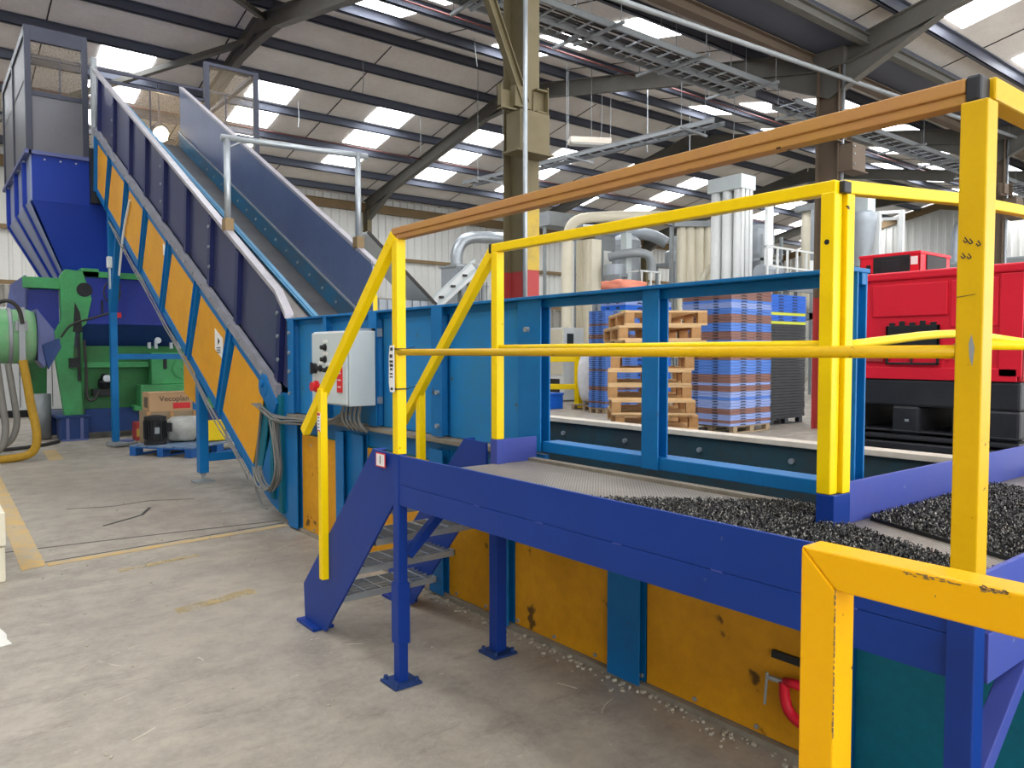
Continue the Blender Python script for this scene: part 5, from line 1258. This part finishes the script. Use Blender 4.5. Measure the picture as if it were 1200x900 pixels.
blob((15.3, 15.55, .95), .48, .48, .80, 8, 28, 18, .10).build('bag_body', 'bag', r, smooth=True)
m = MB()
for dx, dy in ((.3, .3), (-.3, .3), (.3, -.3), (-.3, -.3)): m.tube([(15.3+dx, 15.55+dy, 1.55), (15.3+dx*.9, 15.55+dy*.9, 1.85), (15.3+dx*.4, 15.55+dy*.4, 1.72)], .03, 6, 1)
m.build('lifting_loop', 'bag', r)
r = thing('blue_tote', (14.5, 16.6, 0), 'small bright blue tote on the floor before the yellow barrier', 'crate')
m = MB(); m.box(14.25, 14.75, 16.35, 17.05, 0, .45); m.build('tote_body', 'blue_bright', r, .02)
m = MB(); m.box(14.23, 14.77, 16.33, 17.07, .40, .46); m.build('tote_rim', 'blue_bright', r, .01)
MB().box(14.24, 14.25, 16.55, 16.85, .12, .3).build('tote_label', 'lilac', r)
r = thing('traffic_cone', (15.3, 17.9, 0), 'orange cone standing behind the yellow floor barrier', 'cone')
MB().lathe((15.3, 17.9, .03), [(.2, 0), (.06, 1.35), (.05, 1.37)], 18).build('cone_body', 'orange', r, smooth=True)
MB().box(15.05, 15.55, 17.65, 18.15, 0, .035).build('cone_base', 'orange', r, .01)

# ------------------------------------------------------------------ process plant in front of the long wall
def part(m, name, mat, r, **k): return m.build(name, mat, r, **k)
r = thing('vertical_tank', (24.2, 22.9, 0), 'tall round grey tank with ribbed sides behind the square duct', 'tank')
m = MB(); m.lathe((24.2, 22.9, 0), [(.68, 0), (.68, 6.4), (.55, 6.55), (.2, 6.7)], 32); m.build('tank_shell', 'grey_duct', r, smooth=False)
m = MB()
for z in (2.1, 4.2, 6.2): m.lathe((24.2, 22.9, z), [(.68, -.03), (.71, -.03), (.71, .03), (.68, .03)], 32)
m.build('tank_band', 'galv', r)
r = thing('junction_box', (22.6, 22.2, 0), 'dull grey switch housing with a white plate beside the square duct', 'housing')
m = MB(); m.box(22.2, 23.0, 22.3, 22.7, 0, 6.4); m.build('housing_body', 'galv_dull', r, .01)
MB().box(22.3, 22.75, 22.26, 22.3, 4.9, 5.8).build('housing_plate', 'white', r, .005)
r = thing('square_duct', (21.85, 20.6, 0), 'tall pale square duct with an elbow beside the grey tank', 'duct')
m = MB(); m.box(21.7, 22.0, 20.45, 20.75, 0, 6.3); m.build('duct_riser', 'cabinet', r)
for z in (2.6, 4.3, 6.25): MB().box(21.67, 22.03, 20.42, 20.78, z, z+.06).build('duct_flange', 'galv', r)
m = MB(); m.tube([(21.2, 20.9, 5.3), (21.6, 20.3, 5.45), (22.2, 19.9, 5.45), (22.4, 19.8, 5.2), (22.42, 19.78, 4.7)], .17, 14, 2); m.build('duct_elbow', 'galv_dull', r, smooth=True)
m = MB(); m.lathe((21.3, 20.7, 4.0), [(.08, 0), (.42, .6), (.42, 1.0)], 16); m.build('duct_cone', 'grey_duct', r)
m = MB(); m.bar((21.3, 20.7, 0), (21.3, 20.7, 4.0), .1, .1); m.build('cone_leg', 'galv', r)
r = thing('cream_filter_unit', (20.9, 21.6, 0), 'tall cream filter housing with folded panels beyond the olive column', 'filter')
for k in range(5): y = 21.2+k*.18; MB().box(20.55 if k % 2 else 20.6, 21.1, y, y+.17, .0, 6.0).build('filter_panel', 'cream', r, .01)
m = MB(); m.box(20.35, 20.55, 22.15, 22.5, 0, 6.0); m.build('filter_side', 'white', r, .01)
m = MB(); m.tube([(20.0, 22.0, 0), (20.0, 22.0, 3.0), (20.0, 22.0, 6.2), (20.2, 21.8, 6.75), (20.9, 21.4, 6.9), (22.5, 20.6, 7.0), (24.2, 20.2, 7.1)], .2, 16, 2); m.build('extract_pipe', 'cream', r, smooth=True)
m = MB(); m.box(19.6, 21.4, 22.55, 23.4, 6.6, 7.15); m.build('head_box', 'galv_dull', r, .01)
for q_ in (19.7, 21.3): MB().box(q_-.05, q_+.05, 22.9, 23.0, 0, 6.6).build('head_box_post', 'galv', r)
r = thing('blower', (26.3, 21.9, 0), 'grey blower with a swept duct on a steel stand', 'blower')
m = MB(); m.lathe((26.4, 21.9, 5.5), [(.5, 0), (.5, .5), (.32, .62), (.32, 1.2)], 24); m.build('blower_body', 'galv', r)
m = MB(); m.tube([(26.0, 22.1, 6.4), (25.6, 22.5, 6.75), (25.0, 23.1, 6.9), (24.0, 23.9, 6.95), (22.5, 24.6, 6.95)], .26, 14, 2); m.build('blower_duct', 'grey_duct', r, smooth=True)
m = MB(); m.box(25.6, 27.2, 21.3, 22.5, 5.35, 5.5); m.build('blower_table', 'galv', r)
for dx, dy in ((-.7, -.5), (.7, -.5), (-.7, .5), (.7, .5)): MB().box(26.4+dx-.05, 26.4+dx+.05, 21.9+dy-.05, 21.9+dy+.05, 0, 5.35).build('stand_leg', 'galv', r)
m = MB(); m.box(26.2, 26.7, 21.1, 21.4, 2.6, 4.6); m.build('blue_case', 'sign_blue', r, .02)
m = MB(); m.lathe((25.9, 21.6, 3.2), [(.25, 0), (.25, .8), (.13, 1.1), (.13, 2.1)], 16); m.build('blower_motor', 'cable_dark', r)
def sleeves(name, x0, y0, dx, dy, n, rad, z0, z1, mat, label, cat='filter', taper=0):
    r = thing(name, (x0, y0, 0), label, cat)
    for k in range(n):
        m = MB(); x, y = x0+dx*k, y0+dy*k
        m.lathe((x, y, 0), [(rad*.9, z0)] + [(rad*(1+.05*math.sin(i*1.3+k)), z0+(z1-z0)*i/8) for i in range(1, 8)] + [(rad*.95, z1)], 18); m.build('filter_sleeve', mat, r, smooth=True)
    return r
r = sleeves('sleeve_filter', 24.0, 19.65, .27, -.22, 4, .19, 1.6, 6.6, 'cream', 'row of cream filter sleeves beside the white filter tower')
for z in (1.5, 6.68): MB().bar((23.75, 19.85, z), (25.05, 18.8, z), .5, .22).build('sleeve_header', 'galv_dull', r)
for x, y in ((23.7, 19.9), (25.1, 18.75)): MB().box(x-.06, x+.06, y-.06, y+.06, 0, 6.6).build('sleeve_stand', 'galv', r)
m = MB(); m.tube([(22.8, 19.8, 2.9), (23.2, 19.5, 3.0), (23.6, 19.0, 2.9), (24.0, 18.8, 3.4), (24.1, 18.7, 4.6), (24.5, 18.5, 5.0)], .13, 12, 2); m.build('sleeve_pipe', 'cream', r, smooth=True)
TX, TY = 23.7, 16.7
r = thing('filter_tower', (TX, TY, 0), 'tall white filter tower with vertical tubes and a square grey cap', 'filter')
for i in range(2):
    for j in range(3):
        m = MB(); m.lathe((TX+.24+.44*i, TY+.25+.5*j, 0), [(.19, 1.2), (.2, 4), (.19, 7.65)], 16); m.build('filter_tube', 'white', r, smooth=True)
for i in range(3): MB().box(TX+.1+.25*i, TX+.28+.25*i, TY+.02, TY+.08, 1.2, 7.65).build('filter_tube', 'white', r, .03)
m = MB(); m.box(TX, TX+.9, TY, TY+1.5, 7.6, 8.12); m.build('tower_cap', 'cabinet', r, .02)
m = MB(); m.box(TX, TX+.9, TY, TY+1.5, .9, 1.3); m.build('tower_base', 'galv_dull', r, .02)
for dx in (.08, .82):
    for dy in (.1, 1.4): MB().box(TX+dx-.06, TX+dx+.06, TY+dy-.06, TY+dy+.06, 0, .95).build('tower_leg', 'galv', r)
r = thing('vent_pipe', (24.25, 15.9, 0), 'plain white vertical vent pipe beside the filter tower', 'pipe')
m = MB(); m.cyl((24.25, 15.9, 0), (24.25, 15.9, 6.9), .15, n=16); m.build('pipe_shaft', 'white', r, smooth=True)
m = MB()
for z in (1.5, 3.4, 5.4): m.lathe((24.25, 15.9, z), [(.18, 0), (.18, .07)], 16)
m.build('pipe_band', 'galv', r)
r = thing('grey_hopper', (26.6, 17.9, 0), 'grey cone hopper in a steel frame behind the white vent pipe', 'hopper')
m = MB(); m.lathe((26.6, 17.9, 4.2), [(.12, 0), (.6, 1.3), (.6, 2.3), (.3, 2.5)], 18); m.build('hopper_cone', 'grey_duct', r)
for dx, dy in ((-.65, -.6), (.65, -.6), (-.65, .6), (.65, .6)): MB().box(26.6+dx-.05, 26.6+dx+.05, 17.9+dy-.05, 17.9+dy+.05, 0, 6.2).build('frame_post', 'galv', r)
m = MB(); m.box(25.9, 27.3, 17.25, 17.35, 5.2, 5.3); m.box(25.9, 27.3, 18.45, 18.55, 5.2, 5.3); m.box(25.9, 26.0, 17.3, 18.5, 5.2, 5.3); m.box(27.2, 27.3, 17.3, 18.5, 5.2, 5.3); m.build('hopper_frame', 'galv', r)
r = sleeves('sleeve_filter', 27.6, 16.35, .36, -.14, 2, .26, 3.2, 7.1, 'cream', 'pair of long cream sleeves hanging behind the yellow corner post', 'filter')
for z in (7.1, 2.9): MB().box(27.2, 28.4, 15.9, 16.7, z, z+.25).build('sleeve_header', 'galv_dull', r)
for q_ in (27.26, 28.34): MB().box(q_-.06, q_+.06, 15.9, 16.02, 0, 7.1).build('sleeve_stand', 'galv', r)
# gallery with white railing
r = thing('plant_gallery', (24.2, 14.8, 0), 'raised gallery with white railings above the crate stacks', 'platform')
gx0, gx1, gy = 22.2, 26.3, 14.6
m = MB(); m.box(gx0, gx1, gy, gy+.7, 3.8, 3.9); m.box(gx0, gx1, gy-.03, gy, 3.72, 4.02); m.build('gallery_deck', 'galv_dull', r)
m = MB()
for k in range(8): x = gx0+k*(gx1-gx0)/7; m.box(x-.03, x+.03, gy-.03, gy+.03, 3.9, 5.15)
for z in (4.5, 5.13): m.box(gx0, gx1, gy-.025, gy+.025, z-.03, z+.03)
m.build('gallery_railing', 'white', r)
m = MB()
for x in (gx0+.1, gx1-.1, (gx0+gx1)/2): m.box(x-.07, x+.07, gy+.1, gy+.24, 0, 3.8); m.box(x-.07, x+.07, gy+.5, gy+.64, 0, 3.8)
m.build('gallery_leg', 'galv', r)
m = MB(); m.box(24.7, 26.1, gy-.05, gy-.03, 4.45, 4.85); gs = m.build('gallery_sign', 'white', r); text('AM', (25.6, gy-.055, 4.64), .3, MY, 'ink', gs)
m = MB(); m.cyl((gx0+.1, gy+.35, 4.3), (gx0+1.2, gy+.35, 4.3), .27, n=18); m.build('pump_drum', 'grey_duct', r, smooth=True)
m = MB(); m.box(gx0+.2, gx0+1.1, gy+.2, gy+.5, 3.9, 4.08); m.build('pump_cradle', 'galv', r)
# low railing and ladder by the tank
r = thing('tank_ladder', (19.5, 20.6, 0), 'grey ladder with white railing in front of the cream filter housing', 'ladder')
m = MB()
for x in (20.9, 21.3): m.box(x-.03, x+.03, 20.0, 20.06, 0, 4.6)
for k in range(15): m.box(20.9, 21.3, 20.01, 20.05, .3+k*.3, .335+k*.3)
m.build('ladder_frame', 'galv', r)
m = MB()
for x in (21.45, 21.95, 22.45): m.box(x-.025, x+.025, 19.4, 19.45, 0, 4.7)
for z in (3.4, 4.0, 4.68): m.box(21.3, 22.5, 19.4, 19.45, z-.03, z+.03)
m.box(21.3, 21.35, 19.4, 20.05, 4.64, 4.7)
m.build('ladder_railing', 'white', r)
r = thing('service_ladder', (16.9, 25.4, 0), 'thin grey service ladder against the cladding beside the olive column', 'ladder')
m = MB()
for x in (18.0, 18.55, 19.1): m.box(x-.025, x+.025, 26.0, 26.05, 0, 4.6)
for z in (1.2, 2.0, 2.8, 3.6, 4.4): m.box(17.9, 19.2, 26.0, 26.05, z, z+.05)
m.build('ladder_frame', 'galv', r)
# orange covers on a grey skip
r = thing('grey_skip', (17.8, 16.9, 0), 'tall grey steel container behind the conveyor top rail', 'container')
m = MB(); m.box(17.0, 18.8, 16.4, 17.5, 0, 3.5); m.build('skip_body', 'grey_duct', r, .02)
for k in range(5): MB().box(17.06+k*.4, 17.14+k*.4, 16.35, 16.4, .1, 3.45).build('skip_rib', 'galv_dull', r)
for k in range(3): MB().box(16.95, 17.0, 16.55+k*.36, 16.63+k*.36, .1, 3.45).build('skip_rib', 'galv_dull', r)
tag(blob((17.85, 16.9, 3.72), .78, .48, .20, 12, 40, 12, .16).build('orange_cover', 'orange', smooth=True, loc=(17.85, 16.9, 3.5)), 'crumpled orange cover on top of the tall grey container', 'cover')
# machine with elbow duct and strip curtain by the long wall
r = thing('extraction_unit', (16.5, 24.0, 0), 'grey extraction unit with strip curtain and elbow duct by the long wall', 'machine')
m = MB(); m.box(16.55, 17.9, 24.5, 25.6, 0, 5.0); m.build('unit_body', 'grey_duct', r, .02)
m = MB()
for k in range(9): x = 16.6+k*.14; m.box(x, x+.10, 24.44, 24.47, 2.2, 4.9)
m.build('curtain_strip', 'galv_dull', r)
m = MB(); m.tube([(16.75, 24.8, 5.0), (16.75, 24.8, 5.6), (17.1, 24.7, 6.15), (18.2, 24.4, 6.2), (20.5, 24.4, 6.2)], .24, 16, 2); m.build('elbow_duct', 'galv', r, smooth=True)
m = MB(); m.box(16.5, 17.95, 24.43, 25.65, 4.95, 5.05); m.build('unit_rim', 'galv', r)
# tilted white covers of a baler behind the conveyor
r = thing('white_conveyor', (14.2, 19.8, 0), 'white covered conveyor rising beyond the blue conveyor wall', 'conveyor')
A, B = V((14.6, 22.6, 2.4)), V((15.4, 19.6, 4.55))
A, B = V((13.6, 21.9, 3.0)), V((15.0, 21.2, 4.45))
m = MB(); m.bar(A, B, .9, .4); m.build('cover', 'white', r, .02)
m = MB(); m.bar(A+V((0, 0, .28)), B+V((0, 0, .28)), .9, .08); m.bar(A+V((-.2, -.42, -.05)), B+V((-.2, -.42, -.05)), .06, .1); m.build('cover_lid', 'cabinet', r, .01)
for t in (.3, .55, .8): p = A.lerp(B, t)+V((-.22, -.43, .02)); MB().cbox(p, .25, .06, .08, 0).build('latch', 'cable_dark', r)
m = MB()
for t in (.15, .85): p = A.lerp(B, t); m.box(p.x-.08, p.x+.08, p.y-.3, p.y-.14, 0, p.z); m.box(p.x-.08, p.x+.08, p.y+.2, p.y+.36, 0, p.z)
m.build('conveyor_leg', 'galv', r)
r = thing('white_hopper', (15.7, 20.4, 0), 'white slanted hopper beside the covered white conveyor', 'hopper')
m = MB(); m.prism([(15.2, 20.0, 3.1), (16.2, 20.0, 3.1), (16.3, 20.0, 4.5), (15.75, 20.0, 4.6)], (0, .8, 0)); m.build('hopper_sheet', 'white', r, .02)
for x, y in ((15.3, 20.1), (16.1, 20.1), (15.3, 20.7), (16.1, 20.7)): MB().box(x-.05, x+.05, y-.05, y+.05, 0, 3.1).build('hopper_leg', 'galv', r)
MB().bar((15.75, 19.98, 3.3), (16.1, 19.98, 4.4), .05, .1).build('hopper_brace', 'cable_dark', r); MB().bar((15.6, 19.98, 3.6), (15.85, 19.98, 4.5), .03, .06).build('hopper_brace', 'cable_dark', r)
r = thing('ribbed_bin', (10.9, 19, 0), 'grey ribbed bin with a tilted lid behind the blue conveyor wall', 'bin')
m = MB()
for k in range(9): x = 9.7+k*.27; m.box(x, x+.16, 19.0, 20.2, 0, 3.12); m.box(x+.16, x+.27, 19.05, 20.2, 0, 3.12)
m.build('bin_body', 'grey_duct', r)
m = MB(); m.prism([(9.9, 18.95, 4.85), (12.0, 18.95, 3.05), (12.0, 20.2, 3.05), (9.9, 20.2, 4.85)], (0, 0, .05))
for k in range(12): t = k/12; m.bar((9.9+2.1*t, 18.94, 4.92-1.8*t), (9.9+2.1*t, 20.2, 4.92-1.8*t), .06, .06)
m.build('bin_lid', 'cabinet', r)
m = MB(); m.bar((9.85, 18.9, 4.93), (12.05, 18.9, 3.03), .05, .08); m.build('lid_edge', 'cable_dark', r)
m = MB(); m.bar((10.0, 19.6, 3.1), (10.0, 19.6, 4.8), .06, .06); m.build('lid_stay', 'galv', r)
r = thing('yellow_hoist', (8.95, 17.0, 0), 'small yellow hoist block behind the end of the blue skirt', 'hoist')
m = MB(); m.box(8.85, 9.12, 17.0, 17.3, 2.5, 3.06); m.build('hoist_body', 'yellow_plastic', r, .03)
m = MB(); m.box(8.93, 9.04, 17.1, 17.2, 0, 2.5); m.build('hoist_stand', 'olive', r)
# gable side: grey box row with blue signs, vent stack, white frame
r = thing('grey_enclosure', (40, 17, 0), 'long pale grey enclosure with small blue signs along the gable wall', 'enclosure')
m = MB(); m.box(41.5, 44.5, 12, 23.5, 0, 7.0 if False else 6.15); m.build('enclosure_wall', 'galv_dull', r)
m = MB(); m.box(41.45, 44.6, 11.95, 23.55, 6.1, 6.2); m.build('enclosure_rim', 'galv', r)
m = MB()
for y in (19.6, 17.35, 15.5): m.box(41.4, 41.45, y-.22, y+.22, 5.75, 6.25)
m.build('blue_sign', 'sign_blue', r)
r = thing('exhaust_cyclone', (33.8, 17.4, 0), 'dark grey cyclone with a flared top beside the white post frame', 'cyclone')
m = MB(); m.lathe((33.8, 17.4, 0), [(.3, 2.0), (.42, 4.6), (.36, 5.4), (.3, 5.7), (.42, 6.1), (.62, 7.4), (.66, 7.8), (.4, 8.0)], 20); m.build('cyclone_body', 'grey_duct', r, smooth=True)
m = MB(); m.box(33.5, 34.2, 17.0, 17.7, 7.95, 8.9); m.build('cyclone_duct', 'cabinet', r)
m = MB(); m.lathe((33.8, 17.4, 5.5), [(.44, 0), (.44, .14)], 18); m.build('cyclone_band', 'galv', r)
m = MB(); m.lathe((33.8, 17.4, 0), [(.5, 0), (.32, 2.0)], 18); m.build('cyclone_foot', 'galv', r)
MB().box(34.05, 34.45, 16.8, 17.0, 4, 6.0).build('blue_strip', 'sign_blue', r, .02)
r = thing('post_frame', (34.6, 16.7, 0), 'white post frame standing before the gable cladding', 'frame')
PF = ((34.4, 16.95), (34.9, 16.15), (36.0, 17.9), (36.6, 17.0))
for x, y in PF: MB().box(x-.1, x+.1, y-.1, y+.1, 0, 8.0).build('frame_post', 'white', r)
for i_, j_ in ((0, 1), (0, 2), (1, 3), (2, 3)): MB().bar((*PF[i_], 7.93), (*PF[j_], 7.93), .14, .14).build('frame_member', 'white', r)
tag(MB().tube([(44.9, 17.9, 4.5), (44.9, 17.9, 8.0), (44.9, 17.7, 8.7), (45.0, 17.0, 8.9), (46.0, 16.6, 8.9)], .22, 12, 2).build('vent_stack', 'grey_duct', smooth=True, loc=(44.9, 17.9, 4.5)), 'grey vent pipe bending into the gable cladding', 'pipe')
tag(MB().tube([(29.0, 9.3, 0), (29.0, 9.3, 8.0)], .09, 10).build('white_standpipe', 'white', smooth=True, loc=(29, 9.3, 0)), 'thin white standpipe beside the brown column beyond the red box', 'pipe')
# ================================================================== light
w = bpy.data.worlds.new('sky_world'); SC.world = w; w.use_nodes = True
bg = w.node_tree.nodes['Background']; bg.inputs[0].default_value = (0.95, 0.975, 1.0, 1); bg.inputs[1].default_value = 3.4
SC.cycles.max_bounces = 8; SC.cycles.diffuse_bounces = 5; SC.cycles.transparent_max_bounces = 12
SC.cycles.use_denoising = True
SC.cycles.caustics_reflective = False; SC.cycles.caustics_refractive = False
SC.cycles.sample_clamp_indirect = 6.0
vs.exposure = 0.38
for o in list(bpy.data.objects):
    if '_o' in o: del o['_o']
